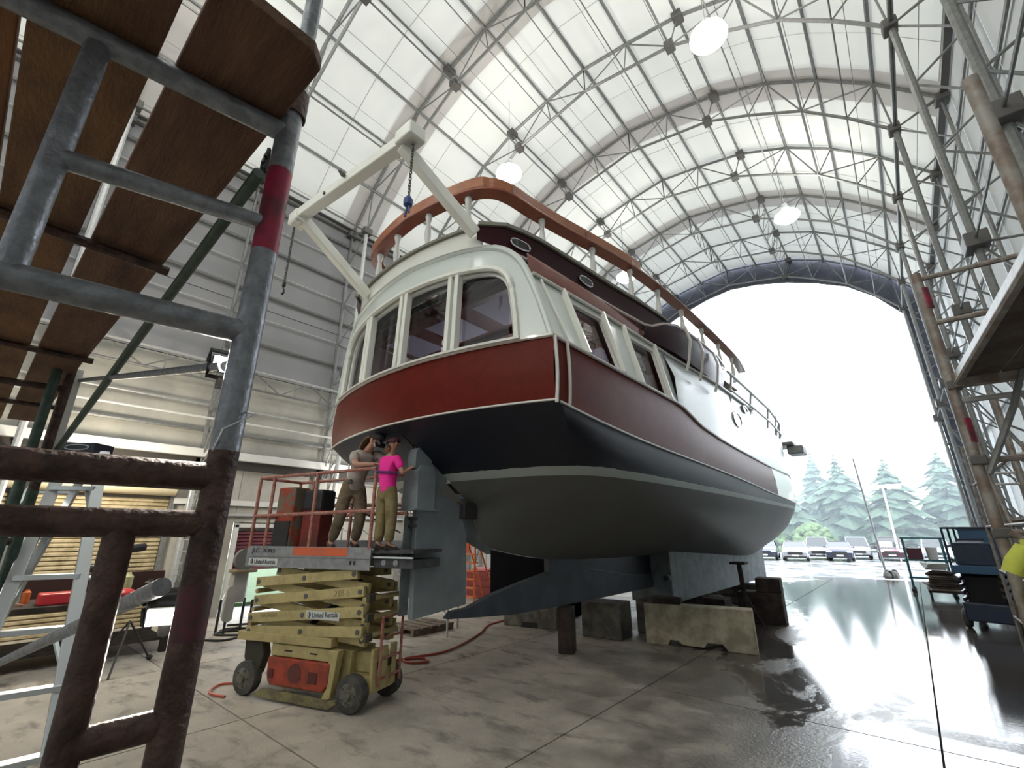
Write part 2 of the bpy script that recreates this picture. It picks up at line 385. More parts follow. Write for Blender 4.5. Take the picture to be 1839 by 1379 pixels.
# arch trusses
names = ['third arch truss behind the camera', 'second arch truss behind the camera', 'first arch truss behind the camera', 'arch truss almost overhead above the brown planks',
 'steel arch truss over the lift, left end behind the scaffold tube', 'steel arch truss with the grey fabric flap nearest the boat stern', 'steel arch truss crossing above the near bright lamps', 'steel arch truss with the second grey fabric flap',
 'steel arch truss just beyond the second fabric flap', 'steel arch truss with the farthest fabric flap and far lamps', 'last full steel arch truss before the dark gable band', 'end arch truss framing the dark gable band']
for j, y in enumerate(FY):
    t = T('arch_truss', names[j], 'truss', (XC, y, 0), group='arch trusses of the hall')
    for s in (-1, 1):
        po = [(PX(p, s), y, p[1]-.06) for p in PO]; pi = [(PX(p, s), y, p[1]) for p in PI_]
        lego = [(XC+s*7.85, y, z) for z in (12, 10.7, 9.1, 7.7, 6.3, 4.8, 3.3, 1.7, 0.02)]
        legi = [(XC+s*(6.92+.01*i), y, z) for i, z in enumerate((11.6, 10.0, 8.4, 7.2, 6.45, 5.5, 4.0, 2.5, 0.02))]
        MB().path(po+lego[1:], .05, 6).put('outer_chord', M_steel, t, smooth=True)
        MB().path(pi, .045, 6).put('inner_chord', M_steel, t, smooth=True)
        MB().path(legi, .062, 8).put('leg_chord', M_steelw if s < 0 else M_steel, t, smooth=True)
        for k in range(7):
            bar(t, po[k], pi[k], .020, 'web_bar')
            if k < 6:
                if k % 2: bar(t, po[k], pi[k+1], .022, 'web_bar')
                else: bar(t, pi[k], po[k+1], .022, 'web_bar')
        for k in range(8):
            bar(t, lego[k], legi[k], .022, 'web_bar'); bar(t, legi[k], lego[k+1], .022, 'web_bar')
        for q in (2, 6):
            MB().box((pi[q][0], y, pi[q][2]), (.24, .3, .22)).put('joint_plate', M_steeld, t, bevel=.02)
            MB().box((po[q][0], y, po[q][2]-.05), (.26, .34, .2)).put('joint_plate', M_steeld, t, bevel=.02)
        MB().box((legi[4][0], y, 6.45), (.30, .42, .26)).put('joint_plate', M_steeld, t, bevel=.02)
        MB().lohi((min(lego[-1][0], legi[-1][0])-.15, y-.16, 0), (max(lego[-1][0], legi[-1][0])+.15, y+.16, .05)).put('base_plate', M_steeld, t)
# lattice braces between the last frames
t = T('roof_brace', 'zigzag lattice brace running along the roof at the open end', 'brace', (XC, 19.4, 0))
for dxo, dxi in ((3.05, 2.73), (-3.05, -2.73), (0, 0)):
    zo = 15.82 if dxo else 16.35; zi = 14.9 if dxo else 15.4
    for i in range(14):
        y0 = 19.4+i*.435; a = (XC+dxo, y0, zo); b = (XC+dxi, y0+.435, zi)
        if i % 2: a, b = (XC+dxi, y0, zi), (XC+dxo, y0+.435, zo)
        bar(t, a, b, .014, 'web_bar', n=4)
# left wall
wl = MB().beam((-13.1, Y0, 12.0), (-13.1, Y1, 12.0), .12, .16).put('wall_left', M_steel); wl['kind'] = 'structure'
for j in range(len(FY)-1):
    for z0, z1 in ((3.75, 6.1), (6.1, 8.1), (8.1, 10.1), (10.1, 12.05)):
        MB().lohi((-13.22, FY[j]+.01, z0+.01), (-13.19, FY[j+1]-.01, z1-.01)).put('wall_tarp', M_tarp if z0 > 6 else mat('buff_wall_tarp', (.40, .385, .34), .8, col2=(.33, .32, .29), scale=1), wl)
MB().lohi((-13.32, Y0, 3.48), (-13.28, Y1, 12.5)).put('wall_backing', mat('dark_backing', (.10, .10, .10), .9), wl)
MB().lohi((-13.45, Y0, 12.0), (-12.9, Y1, 12.04)).put('eave_board', MATS['dark_backing'], wl)
for i, z in enumerate((4.35, 5.0, 7.0, 7.75, 8.5, 9.25, 10.0, 10.75, 11.4)):
    MB().tube((-13.1, Y0, z), (-13.1, Y1, z), .045 if i % 2 == 0 else .02).put('girt', M_steel if i % 2 == 0 else M_steelw, wl, smooth=True)
for z in (6.12, 5.62): MB().tube((-12.98, Y0, z), (-12.98, Y1, z), .035).put('girt', M_steelw if z > 6 else M_steel, wl, smooth=True)
for j in range(3, len(FY)-1):
    for i in range(4):
        y0 = FY[j]+i*.79
        bar(wl, (-12.98, y0, 6.12 if i % 2 else 5.62), (-12.98, y0+.79, 5.62 if i % 2 else 6.12), .018, 'truss_bar')
        bar(wl, (-12.98, y0+.4, 5.62), (-12.98, y0+.4, 6.12), .014, 'truss_bar')
bar(wl, (-12.85, Y0, 4.62), (-12.85, Y1, 4.62), .028, 'guard_tube', M_white)
MB().lohi((-13.1, Y0, 3.66), (-12.85, Y1, 3.86)).put('header_beam', M_white, wl, bevel=.01)
MB().lohi((-13.3, Y0, 3.44), (-12.98, Y1, 3.655)).put('soffit_board', mat('dark_soffit', (.04, .036, .032), .8), wl)
# lower left wall: buff panels round the roller doors
def wpanel(y0, y1, z0=0, z1=3.48, m=None):
    MB().lohi((-13.2, y0+.006, z0), (-13.12, y1-.006, z1)).put('wall_panel', m or M_beige, wl)
def rolldoor(n, y0, y1, ztop, zbot, m, drum=True):
    d = MB().lohi((-13.16, y0, ztop), (-13.10, y1, ztop+.06)).put('door_%d' % n, M_steel); d['kind'] = 'structure'
    k = int((ztop-zbot)/.085)
    for i in range(k):
        z = zbot+i*.085
        MB().prism([(-13.13, y0, z), (-13.085, y0, z+.02), (-13.085, y0, z+.06), (-13.12, y0, z+.085), (-13.14, y0, z+.09), (-13.14, y0, z)], (0, y1-y0, 0)).put('door_slat', m, d)
    if drum: MB().tube((-12.95, y0-.05, ztop+.17), (-12.95, y1+.05, ztop+.17), .17, 14).put('door_drum', M_drum, d, smooth=True)
    MB().lohi((-13.18, y0-.1, zbot), (-13.165, y1+.1, ztop+.45)).put('door_back_sheet', M_beige, d)
    for yy in (y0-.06, y1+.06): MB().lohi((-13.14, yy-.05, 0), (-13.04, yy+.05, ztop+.2)).put('door_guide', M_steel, d)
rolldoor(1, -1.9, .55, 2.7, 0, M_slat); rolldoor(2, .85, 3.12, 2.7, 0, M_slat); rolldoor(5, -4.9, -2.3, 2.7, 0, M_slat)
rolldoor(3, 4.72, 6.35, 1.95, 1.0, mat('maroon_door_slat', (.13, .03, .045), .6, col2=(.17, .05, .06), scale=2), False)
for a in ((-9.1, -4.98), (-2.22, -1.98), (.62, .78), (3.2, 4.6), (6.45, 7.8), (7.8, 9.6), (9.6, 11.8), (11.8, 14), (14, 16.2), (16.2, 18.4), (18.4, 20.6), (20.6, 22.8), (22.8, 25.6)): wpanel(*a)
for a in ((-4.9, -2.3), (-1.9, .55), (.85, 3.12)): wpanel(a[0], a[1], 3.0, 3.48)
wpanel(4.6, 6.45, 2.15, 3.48)
f3 = MB().lohi((-13.1, 4.6, 0), (-13.0, 4.7, 2.1)).lohi((-13.1, 6.37, 0), (-13.0, 6.47, 2.1)).lohi((-13.1, 4.6, 2.02), (-13.0, 6.47, 2.12)).put('door_4', M_white, bevel=.01); f3['kind'] = 'structure'
for y in (3.45, 6.5, 8.9, 11.3, 13.7, 16.1, 18.5): MB().lohi((-13.1, y, 0), (-12.98, y+.12, 3.66)).put('wall_post', M_white if y > 4 else M_steelw, wl)
MB().lohi((-13.1, 3.2, 2.55), (-13.02, 12, 2.68)).put('wall_rail', M_white, wl)
MB().lohi((-13.1, 3.2, 2.3), (-13.02, 12, 2.36)).put('wall_rail', M_steelw, wl)
# right wall
wr = MB().beam((2.7, Y0, 12.0), (2.7, Y1, 12.0), .14, .18).put('wall_right', M_steeld); wr['kind'] = 'structure'
for j in range(len(FY)-1):
    for z0, z1 in ((0.0, 3), (3, 6.0), (6, 9), (9, 12.05)):
        MB().lohi((2.80, FY[j]+.008, z0+.006), (2.82, FY[j+1]-.008, z1-.006)).put('wall_tarp', M_rwall, wr)
for z in (2.2, 4.0, 5.4, 6.8, 8.2, 9.6, 11.0): MB().tube((2.74, Y0, z), (2.74, Y1, z), .035).put('girt', M_steel, wr, smooth=True)
for z in (6.45, 11.6): MB().tube((1.75, Y0, z), (1.75, Y1, z), .022).put('girt', M_steel, wr, smooth=True)
# gables
gf = MB().beam((XC-6.8, Y1+.05, .05), (XC-6.95, Y1+.05, .05), .1, .1).put('wall_far', M_gable); gf['kind'] = 'structure'
def gq(pa, pb, qa, qb, s):
    MB().prism([(PX(pa, s), Y1, pa[1]+(.35 if pa[1] > 1 else 0)), (PX(pb, s), Y1, pb[1]+(.35 if pb[1] > 1 else 0)), (PX(qb, s), Y1, qb[1]), (PX(qa, s), Y1, qa[1])], (0, .04, 0)).put('gable_tarp', M_gable, gf)
IN = [(0, 15.19), (1.35, 15.0), (2.75, 14.6), (3.95, 14.1), (5.15, 13.45), (6.1, 12.55), (6.95, 11.3)]
for s in (-1, 1):
    for k in range(6): gq(PO[k], PO[k+1], IN[k], IN[k+1], s)
    gq(PO[6], (8.1, 0), IN[6], (7.15, 0), s)
    MB().path([(PX(q, s), Y1-.03, q[1]) for q in IN]+[(XC+s*7.0, Y1-.03, 6), (XC+s*7.12, Y1-.03, 0)], .03, 6).put('gable_edge', M_steel, gf, smooth=True)
gn = MB().beam((-13.1, Y0-.05, .1), (2.7, Y0-.05, .1), .1, .2).put('wall_near', M_steel); gn['kind'] = 'structure'
pts = [(PX(p, -1), Y0, p[1]) for p in PO[::-1]]+[(PX(p, 1), Y0, p[1]) for p in PO[1:]]
for i in range(len(pts)-1):
    a, b = pts[i], pts[i+1]; MB().quad((a[0], Y0, 0), (b[0], Y0, 0), b, a).put('wall_tarp', M_rwall, gn)
# high bay lamps
posn = ['hanging left of the ridge above the stern rail', 'brightest of the roof lamps, right of the ridge', 'far lamp near the dark gable, right of the ridge', 'far lamp low behind the teak rail', 'lamp above the camera', 'lamp above the left benches', 'lamp behind the camera, right side', 'lamp behind the camera, left side']
order = [1, 0, 2, 3, 4, 5, 6, 7]
for i, (x, y) in enumerate(HIGH_BAYS):
    t = T('high_bay_lamp', 'round white high-bay lamp, '+posn[order[i]], 'lamp', (x, y, 12.5), group='high-bay lamps under the roof')
    MB().lathe((x, y, 12.6), [(.09, .34), (.10, .20), (.15, .12), (.16, .06)], 16).put('reflector', M_alu, t, smooth=True)
    MB().lathe((x, y, 12.47), [(.05, .18), (.22, .15), (.38, .02), (.40, -.06), (.28, -.18), (.02, -.22)], 16).put('lens', M_lampw, t, smooth=True)
    bar(t, (x, y, 12.9), (x, y, 15.4), .01, 'hanger', n=4)
fl_ = T('added_floodlight', 'floodlight on the gable behind the camera, unseen, for the transom highlight', 'lamp', (-2.8, -8.9, 9.6))  # housing for the added lamp, out of view
MB().lohi((-3.05, -9.05, 9.85), (-2.55, -8.8, 9.98)).put('housing', M_steeld, fl_, bevel=.02); MB().lohi((-2.85, -9.1, 9.4), (-2.75, -9.0, 9.9)).put('bracket', M_steeld, fl_)
# ================================================================== OUTSIDE
og = MB().lohi((-70, 26.2, -.35), (60, 120, -.02)).lohi((-90, -30, -.35), (-13.65, 26.2, -.03)).lohi((3.5, -30, -.35), (60, 26.2, -.03)).put('ground', mat('wet_asphalt', (.16, .165, .17), .12, col2=(.22, .225, .23), scale=.6, rough2=.4, mixlo=.45, mixhi=.55)); og['kind'] = 'structure'
gv = MB().lohi((-40, 1, -.05), (-14.6, 20, .06)).put('grass_verge', mat('verge_grass', (.035, .07, .02), .95, col2=(.06, .09, .035), scale=3, bump=.5, bscale=15)); gv['kind'] = 'structure'
hl = MB(); rows = []
for i in range(12):
    y = 72+i*7; rows.append([(-130+j*11, y+3*math.sin(j*1.3), max(0, (i-.5)*2.1)*(1+.25*math.sin(j*.7+i*.3))+.6*math.sin(j*2.1)) for j in range(26)])
hl.grid(rows).put('hillside', mat('hill_green', (.05, .075, .05), .9, col2=(.08, .1, .06), scale=.2), smooth=True)['kind'] = 'structure'
M_fol = mat('conifer_foliage', (.030, .055, .040), .9, col2=(.055, .085, .05), scale=2)
M_fol2 = mat('pale_foliage', (.10, .15, .06), .9, col2=(.07, .11, .05), scale=2)
M_bark = mat('bark', (.05, .04, .03), .9)
def conifer(x, y, h, w_, label, m=M_fol, seed=0, gap=.08, z0=0):
    rnd = random.Random(seed); t = T('conifer_tree', label, 'tree', (x, y, z0), group='hazy conifers beyond the car park')
    MB().tube((x, y, z0-1), (x, y, z0+h), .22*h/14, 6, .03).put('trunk', M_bark, t)
    f = MB(); lv = int(h*2.4)
    for i in range(lv):
        u = (i+1)/lv; z = z0+h*(gap+(1-gap)*u); rr = w_*(1-u)**.8*(.75+.5*rnd.random())+.15; k = 9
        for q in range(k):
            a = rnd.random()*6.28; L = rr*(.6+.6*rnd.random()); ca_, sa_ = math.cos(a), math.sin(a); wd = .28*L+.18; dr = .32*L
            f.add([(x, y, z+.25), (x+ca_*L*.55-sa_*wd, y+sa_*L*.55+ca_*wd, z-dr*.45), (x+ca_*L, y+sa_*L, z-dr), (x+ca_*L*.55+sa_*wd, y+sa_*L*.55-ca_*wd, z-dr*.5), (x+ca_*L*.5, y+sa_*L*.5, z+.12)], [(0, 1, 4), (1, 2, 4), (2, 3, 4), (3, 0, 4)])
    o = f.put('foliage', m, t); return t
spec = [(-15.5, 62, 15, 3.6, 'tall dark conifer left of the thin mast'), (-11, 64, 12.5, 4.2, 'broad conifer behind the thin mast'), (-19.5, 60, 12, 3, 'slim conifer just right of the boat bow'),
        (-24, 64, 11, 3.4, 'conifer mostly hidden by the boat bow'), (-5.5, 66, 16, 4.6, 'big dark conifer behind the lot lamp'), (-1, 63, 14, 4, 'dark conifer right of the lot lamp'),
        (3.5, 66, 15, 4.4, 'conifer beside the right gable leg'), (-8.5, 72, 18, 4, 'tall far conifer showing above the mast top'), (8, 64, 14, 4, 'conifer hidden behind the right gable leg'), (-29, 66, 13, 4, 'conifer wholly left of the bow')]
for i, a in enumerate(spec): conifer(a[0], a[1], a[2]*.66, a[3], a[4], seed=i+3)
for i, (x, y, h, w_, lb) in enumerate([(-17.2, 56, 3.8, 2.4, 'pale green bush by the parked cars near the bow'), (-12.5, 57, 3.0, 2.4, 'low pale bush behind the silver cars'), (-8, 58, 2.6, 2.2, 'low bush right of the mast foot')]):
    rnd = random.Random(i); t = T('bush', lb, 'bush', (x, y, 0)); f = MB()
    for q in range(420):
        a = rnd.random()*6.28; e = rnd.random()*1.5; rr = w_*(.7+.3*rnd.random()); c = (x+rr*math.cos(a)*math.cos(e), y+rr*math.sin(a)*math.cos(e), .2+h*math.sin(e)*(.8+.2*rnd.random())); d = .28
        f.add([(c[0]-d, c[1], c[2]), (c[0], c[1]+d*rnd.random(), c[2]+d), (c[0]+d, c[1]-d*rnd.random(), c[2]), (c[0], c[1]-.1, c[2]-d)], [(0, 1, 2, 3)])
    f.put('foliage', M_fol2, t)
# drifting mist between the lot and the forest
mm = bpy.data.materials.new('mist'); mm.use_nodes = True; t_ = mm.node_tree; t_.nodes.clear()
o_ = t_.nodes.new('ShaderNodeOutputMaterial'); v_ = t_.nodes.new('ShaderNodeVolumeScatter'); v_.inputs['Density'].default_value = .0065; v_.inputs['Color'].default_value = (.80, .93, 1, 1); v_.inputs['Anisotropy'].default_value = .2
t_.links.new(v_.outputs[0], o_.inputs['Volume'])
ms = MB().lohi((-80, 44, -.01), (50, 100, 13)).put('mist', mm); tag(ms, 'pale blue rain mist hanging in front of the conifers', 'mist', kind='stuff')
# ================================================================== THE BOAT
X0 = -4.85
boat = T('trawler_boat', 'big wooden-topped trawler with red-brown band, navy hull and grey bottom, stern toward the camera', 'boat', (X0, 3.8, 0))
def catmull(P, n):
    out = []; m = len(P)
    for i in range(m-1):
        p0 = P[max(i-1, 0)]; p1 = P[i]; p2 = P[i+1]; p3 = P[min(i+2, m-1)]
        for k in range(n):
            t = k/n; out.append(tuple(.5*((2*p1[c])+(-p0[c]+p2[c])*t+(2*p0[c]-5*p1[c]+4*p2[c]-p3[c])*t*t+(-p0[c]+3*p1[c]-3*p2[c]+p3[c])*t**3) for c in range(len(p1))))
    out.append(tuple(P[-1])); return out
def bulge(b): return 3.35+.42*(abs(b)/2.25)**2
def bb(b, y, z): return (X0+b, y, z)
ST = [  # stations: girth points (half breadth, y, z) from keel root up to the knuckle
 [(.03, 4.72, 1.82), (.05, 4.76, 2.28), (.7, 4.66, 2.42), (1.4, 4.50, 2.60), (1.75, 4.4, 2.72), (2.05, 4.25, 2.85), (2.25, 3.98, 3.08), (2.27, 3.84, 3.22)],
 [(.04, 5.3, 1.66), (.35, 5.3, 1.93), (.9, 5.3, 2.17), (1.5, 5.2, 2.38), (1.88, 5.1, 2.52), (2.12, 5.0, 2.68), (2.25, 4.9, 2.88), (2.27, 4.8, 3.15)],
 [(.05, 6.6, 1.48), (.5, 6.6, 1.68), (1.1, 6.6, 1.95), (1.7, 6.55, 2.2), (2.05, 6.5, 2.4), (2.21, 6.4, 2.62), (2.26, 6.3, 2.85), (2.27, 6.2, 3.09)],
 [(.08, 8.5, 1.42), (.6, 8.5, 1.52), (1.2, 8.5, 1.72), (1.8, 8.5, 2.0), (2.12, 8.5, 2.27), (2.26, 8.5, 2.55), (2.3, 8.5, 2.8), (2.3, 8.5, 3.03)],
 [(.3, 10.7, 1.42), (.6, 10.7, 1.52), (1.25, 10.7, 1.7), (1.85, 10.7, 1.97), (2.17, 10.7, 2.25), (2.29, 10.7, 2.53), (2.31, 10.7, 2.75), (2.32, 10.7, 2.96)],
 [(.3, 13, 1.30), (.6, 13, 1.42), (1.2, 13, 1.60), (1.8, 13, 1.88), (2.12, 13, 2.18), (2.26, 13, 2.48), (2.3, 13, 2.68), (2.31, 13, 2.87)],
 [(.3, 16.3, 1.12), (.6, 16.3, 1.26), (1.15, 16.3, 1.5), (1.65, 16.3, 1.8), (1.98, 16.3, 2.1), (2.14, 16.3, 2.38), (2.24, 16.3, 2.58), (2.28, 16.3, 2.78)],
 [(.25, 18.3, 1.02), (.45, 18.3, 1.2), (.85, 18.3, 1.48), (1.2, 18.3, 1.78), (1.48, 18.3, 2.08), (1.68, 18.3, 2.36), (1.82, 18.3, 2.6), (1.95, 18.3, 2.85)],
 [(.05, 20.6, 1.05), (.12, 20.6, 1.25), (.3, 20.6, 1.5), (.5, 20.6, 1.8), (.7, 20.6, 2.1), (.85, 20.6, 2.4), (1.0, 20.6, 2.7), (1.2, 20.6, 3.0)],
 [(.0, 22.2, 1.4), (.01, 22.35, 1.6), (.02, 22.5, 1.85), (.02, 22.7, 2.1), (.03, 22.85, 2.4), (.03, 23.0, 2.7), (.04, 23.1, 2.9), (.05, 23.3, 3.2)]]
cols = [catmull([st[g] for st in ST], 5) for g in range(8)]
rows = [[cols[g][i] for g in range(8)] for i in range(len(cols[0]))]
rows = [catmull(r, 2) for r in rows]
hull = MB()
for s in (-1, 1): hull.grid([[bb(s*p[0], p[1], p[2]) for p in r] for r in rows])
# lower transom
outl = catmull(ST[0][1:], 2)
for s in (-1, 1):
    lo = [bb(s*p[0], p[1], p[2]) for p in outl]
    hi = [bb(s*2.27*k/(len(outl)-1), bulge(2.27*k/(len(outl)-1))+.0, 3.24) for k in range(len(outl))]
    hull.grid([lo, [tuple(a*.5+b*.5 for a, b in zip(p, q)) for p, q in zip(lo, hi)], hi])
hull.put('hull_plating', M_hull, boat, smooth=35)
# red-brown band: transom piece and sides
M = 24
tb = [[bb(2.27*(2*k/M-1), bulge(2.27*(2*k/M-1))-.0-.03*math.sin(math.pi*j/4), 3.24+(3.97-3.24)*j/4) for k in range(M+1)] for j in range(5)]
MB().grid(tb).put('transom_band', M_band, boat, smooth=40)
kn = cols[7]
def bandtop(y):
    P = [(3.7, 3.97), (7.55, 3.98), (7.9, 3.90), (8.5, 3.78), (9.5, 3.71), (11, 3.66), (14, 3.60), (18, 3.62), (23.5, 3.9)]
    for a, b in zip(P, P[1:]):
        if y <= b[0]: return a[1]+(b[1]-a[1])*max(0, (y-a[0])/(b[0]-a[0]))
    return P[-1][1]
def halfb(y):   # half breadth of the topsides
    P = [(3.7, 2.25), (16.3, 2.25), (17.3, 2.13), (18.3, 1.93), (19.5, 1.62), (20.6, 1.25), (22, .6), (23.3, .06)]
    for a, b in zip(P, P[1:]):
        if y <= b[0]: return a[1]+(b[1]-a[1])*max(0, (y-a[0])/(b[0]-a[0]))
    return .06
knd = [p for p in kn]
def knz(y):
    for a, b in zip(knd, knd[1:]):
        if y <= b[1]: return a[2]+(b[2]-a[2])*max(0, (y-a[1])/(b[1]-a[1]+1e-6)), a[0]+(b[0]-a[0])*max(0, (y-a[1])/(b[1]-a[1]+1e-6))
    return knd[-1][2], knd[-1][0]
for s in (-1, 1):
    ys = [3.80+.35*i for i in range(30)]+[14.05]
    g = []
    for y in ys:
        z0, b0 = knz(y); z1 = bandtop(y); b1 = halfb(y)
        g.append([bb(s*(b0+(b1-b0)*k/4+.02*math.sin(math.pi*k/4)), y, z0+(z1-z0)*k/4) for k in range(5)])
    MB().grid(g).put('side_band', M_band, boat, smooth=40)
    g = []
    for y in [14.05, 14.8, 15.6, 16.4, 17.2, 18, 18.8, 19.6, 20.4, 21.2, 22, 22.7, 23.3]:
        z0, b0 = knz(y); z1 = bandtop(y); b1 = halfb(y); g.append([bb(s*(b0+(b1-b0)*k/3), y, z0+(z1-z0)*k/3) for k in range(4)])
    MB().grid(g).put('bow_plating', M_cabw, boat, smooth=40)
    # thin knuckle bead and cap moulding
    MB().path([bb(s*(knz(y)[1]+.01), y, knz(y)[0]) for y in [3.84+.4*i for i in range(48)]], .016, 5).put('knuckle_bead', M_trim, boat, smooth=True)
    MB().path([bb(s*(halfb(y)+.015), y, bandtop(y)) for y in [3.76+.3*i for i in range(64)]], .024, 6).put('cap_moulding', M_trim, boat, smooth=True)
    for y in (3.80, 4.02):
        MB().path([bb(s*(2.275+.02*math.sin(math.pi*k/5)), y-(.02 if y < 4 else 0), 3.2+(3.97-3.2)*k/5) for k in range(6)], .020, 6).put('corner_moulding', M_trim, boat, smooth=True)
MB().path([bb(2.27*(2*k/M-1), bulge(2.27*(2*k/M-1))-.015, 3.975) for k in range(M+1)], .026, 6).put('transom_cap', M_trim, boat, smooth=True)
MB().path([bb(2.27*(2*k/M-1), bulge(2.27*(2*k/M-1)), 3.235) for k in range(M+1)], .014, 5).put('transom_bead', M_trim, boat, smooth=True)
# ---- keel, skeg, rudder
sk = [(4.4, .84), (4.5, .92), (4.78, .93), (5.24, 1.05), (5.9, 1.16), (6.66, 1.27), (6.66, 1.6), (7.3, 1.5), (7.96, 1.26), (9.5, 1.06), (10.9, .98), (11.6, .98), (11.6, .72), (7.5, .72), (5.7, .74)]
MB().prism([(X0-.06, y, z) for y, z in sk], (.12, 0, 0)).put('skeg', M_skeg, boat, bevel=.008)
MB().prism([(X0-.5, 10.7, .40), (X0-.5, 10.7, 1.75), (X0-.5, 19.4, 1.4), (X0-.5, 19.4, .38)], (1.0, 0, 0)).put('ballast_keel', M_keel, boat, bevel=.02)
MB().lathe((X0+.42, 10.72, .93), [(.075, -.14), (.085, -.10), (.085, .02)], 14, (0, 1, 0)).put('shaft_tube', M_keel, boat, smooth=True)
MB().lathe((X0+.42, 10.56, .93), [(.05, 0), (.05, .02)], 14, (0, 1, 0)).put('shaft_hole', M_black, boat)
MB().prism([(X0-.05, y, z) for y, z in [(4.55, 2.25), (4.70, 2.34), (5.2, 1.95), (5.2, 1.6), (4.72, 1.80)]], (.1, 0, 0)).put('stern_post', M_keel, boat)
rd = boat
R_ = [(3.83, .90), (4.73, .98), (4.70, 2.12), (4.60, 2.26), (4.20, 2.40), (4.30, 2.58), (4.19, 3.26), (4.06, 3.30), (3.86, 3.20), (3.82, 2.9), (3.80, 2.17)]
MB().prism([(X0-.045, y, z) for y, z in R_], (.09, 0, 0)).put('rudder_blade', M_rudd, boat, bevel=.012)
# faired cover over the trim tab on the aft edge of the rudder
def hood(w2, ys, zs): return [(X0-w2, ys[0], zs), (X0+w2, ys[0], zs), (X0+w2, ys[1], zs), (X0-w2, ys[1], zs)]
MB().grid([hood(.16, (3.70, 4.0), 2.19), hood(.145, (3.70, 4.0), 2.66), hood(.09, (3.78, 4.0), 2.75)], True).add(hood(.09, (3.78, 4.0), 2.75), [(0, 1, 2, 3)]).put('rudder_cover', M_rudd, boat, bevel=.008)
MB().prism([(X0-.085, 3.70, 2.7), (X0-.085, 3.98, 2.7), (X0-.085, 3.96, 2.86)]+[(X0-.085, 3.82+.12*math.cos(a), 2.87+.13*math.sin(a)) for a in [R(20*i) for i in range(0, 10)]], (.17, 0, 0)).put('rudder_cover_top', M_rudd, boat, smooth=35)
MB().lohi((X0-.19, 3.65, 2.17), (X0+.19, 4.08, 2.19)).put('cover_flange', M_rudd, boat)
MB().beam((X0, 4.33, 2.55), (X0, 4.21, 3.25), .115, .05, (0, 1, 0)).put('rudder_edge_strip', M_cabw, boat)
for z in (1.98, 2.07): MB().tube((X0-.1, 3.76, z), (X0+.1, 3.76, z), .018).put('tab_bolt', M_chain, boat)
MB().lohi((X0-.07, 3.70, .95), (X0-.05, 3.83, 2.1)).put('trim_tab', M_keel, boat)
MB().lathe((X0-.12, 3.98, 3.30), [(.17, -.05), (.19, 0), (.19, .06)], 16, (.1, -.3, 1)).put('stern_ring', M_trim, boat, smooth=True)
MB().lathe((X0-.12, 3.965, 3.265), [(.14, -.02), (.14, .03)], 16, (.1, -.3, 1)).put('stern_ring_hole', M_black, boat)
MB().lohi((X0-.05, 4.55, 2.08), (X0+.14, 4.82, 2.32)).put('rudder_bracket', mat('bracket_iron', (.03, .028, .03), .7), boat, bevel=.02)
# grey primed patch on the port counter, above the workers
MB().grid([[bb(-(.5+1.2*i/4), 4.45-.62*j/4-.05*(i/4)**2-.02, 2.80+.52*j/4+.06*(i/4)-.03) for i in range(5)] for j in range(5)]).put('counter_patch', mat('grey_primer', (.16, .145, .15), .7, col2=(.09, .08, .09), scale=2), boat, smooth=True)
# ---- stern cabin
outer = catmull([(2.24, 3.97), (2.12, 4.4), (2.0, 4.75), (1.86, 5.05), (1.62, 5.28), (1.25, 5.40), (.7, 5.46), (0, 5.50)], 3)
inner = catmull([(1.86, 3.97), (1.84, 4.25), (1.80, 4.55), (1.74, 4.82), (1.56, 5.00), (1.2, 5.08), (.65, 5.13), (0, 5.15)], 3)
def face(b, z): return (X0+b, bulge(b)+.03*(z-3.97), z)
for s in (1,):
    O = outer+[(-b, z) for b, z in outer[-2::-1]]; I = inner+[(-b, z) for b, z in inner[-2::-1]]
    ring = [[face(o[0]*(1-k/4)+i[0]*k/4, o[1]*(1-k/4)+i[1]*k/4) for k in range(5)] for o, i in zip(O, I)]
    MB().grid(ring).put('stern_face', M_cab, boat, smooth=40)
    MB().path([tuple(Vector(face(*p))+Vector((0, .01, 0))) for p in O], .045, 8).put('stern_edge_moulding', M_cab, boat, smooth=True)
    MB().path([tuple(Vector(face(*p))+Vector((0, -.015, 0))) for p in I], .040, 6).put('window_surround', M_cabw, boat, smooth=True)
    rev = [[face(*p) for p in I], [tuple(Vector(face(*p))+Vector((0, .14, 0))) for p in I]]
    MB().grid(rev).put('window_reveal', M_cabw, boat, smooth=True)
    MB().path([tuple(Vector(face(p[0]*.965, 3.97+(p[1]-3.97)*.965))+Vector((0, .07, 0))) for p in I], .03, 4).put('inner_frame', M_cabw, boat)
MB().grid([[tuple(Vector(face(*q))+Vector((0, .02, 0))) for q in O], [(X0+q[0]*.965, 3.97, 3.97+(q[1]-3.97)*.93) for q in O]]).put('roof_crown', M_cab, boat, smooth=True)
def topz(b):
    b = abs(b)
    for a, c in zip(inner, inner[1:]):
        if c[0] <= b <= a[0]: return a[1]+(c[1]-a[1])*(a[0]-b)/(a[0]-c[0]+1e-6)
    return 5.15
mull = [-.95, 0.0, .95]
for b in mull:
    for db in (-.055, .055):
        MB().beam(tuple(Vector(face(b+db, 3.95))+Vector((0, .02, 0))), tuple(Vector(face(b+db, topz(b)+.01))+Vector((0, .02, 0))), .07, .10, (0, 1, 0)).put('mullion', M_cabw, boat, bevel=.012)
    MB().beam(tuple(Vector(face(b, 3.95))+Vector((0, .05, 0))), tuple(Vector(face(b, topz(b)))+Vector((0, .05, 0))), .17, .04, (0, 1, 0)).put('mullion_back', M_cab, boat)
edges = [-1.8]+mull+[1.8]
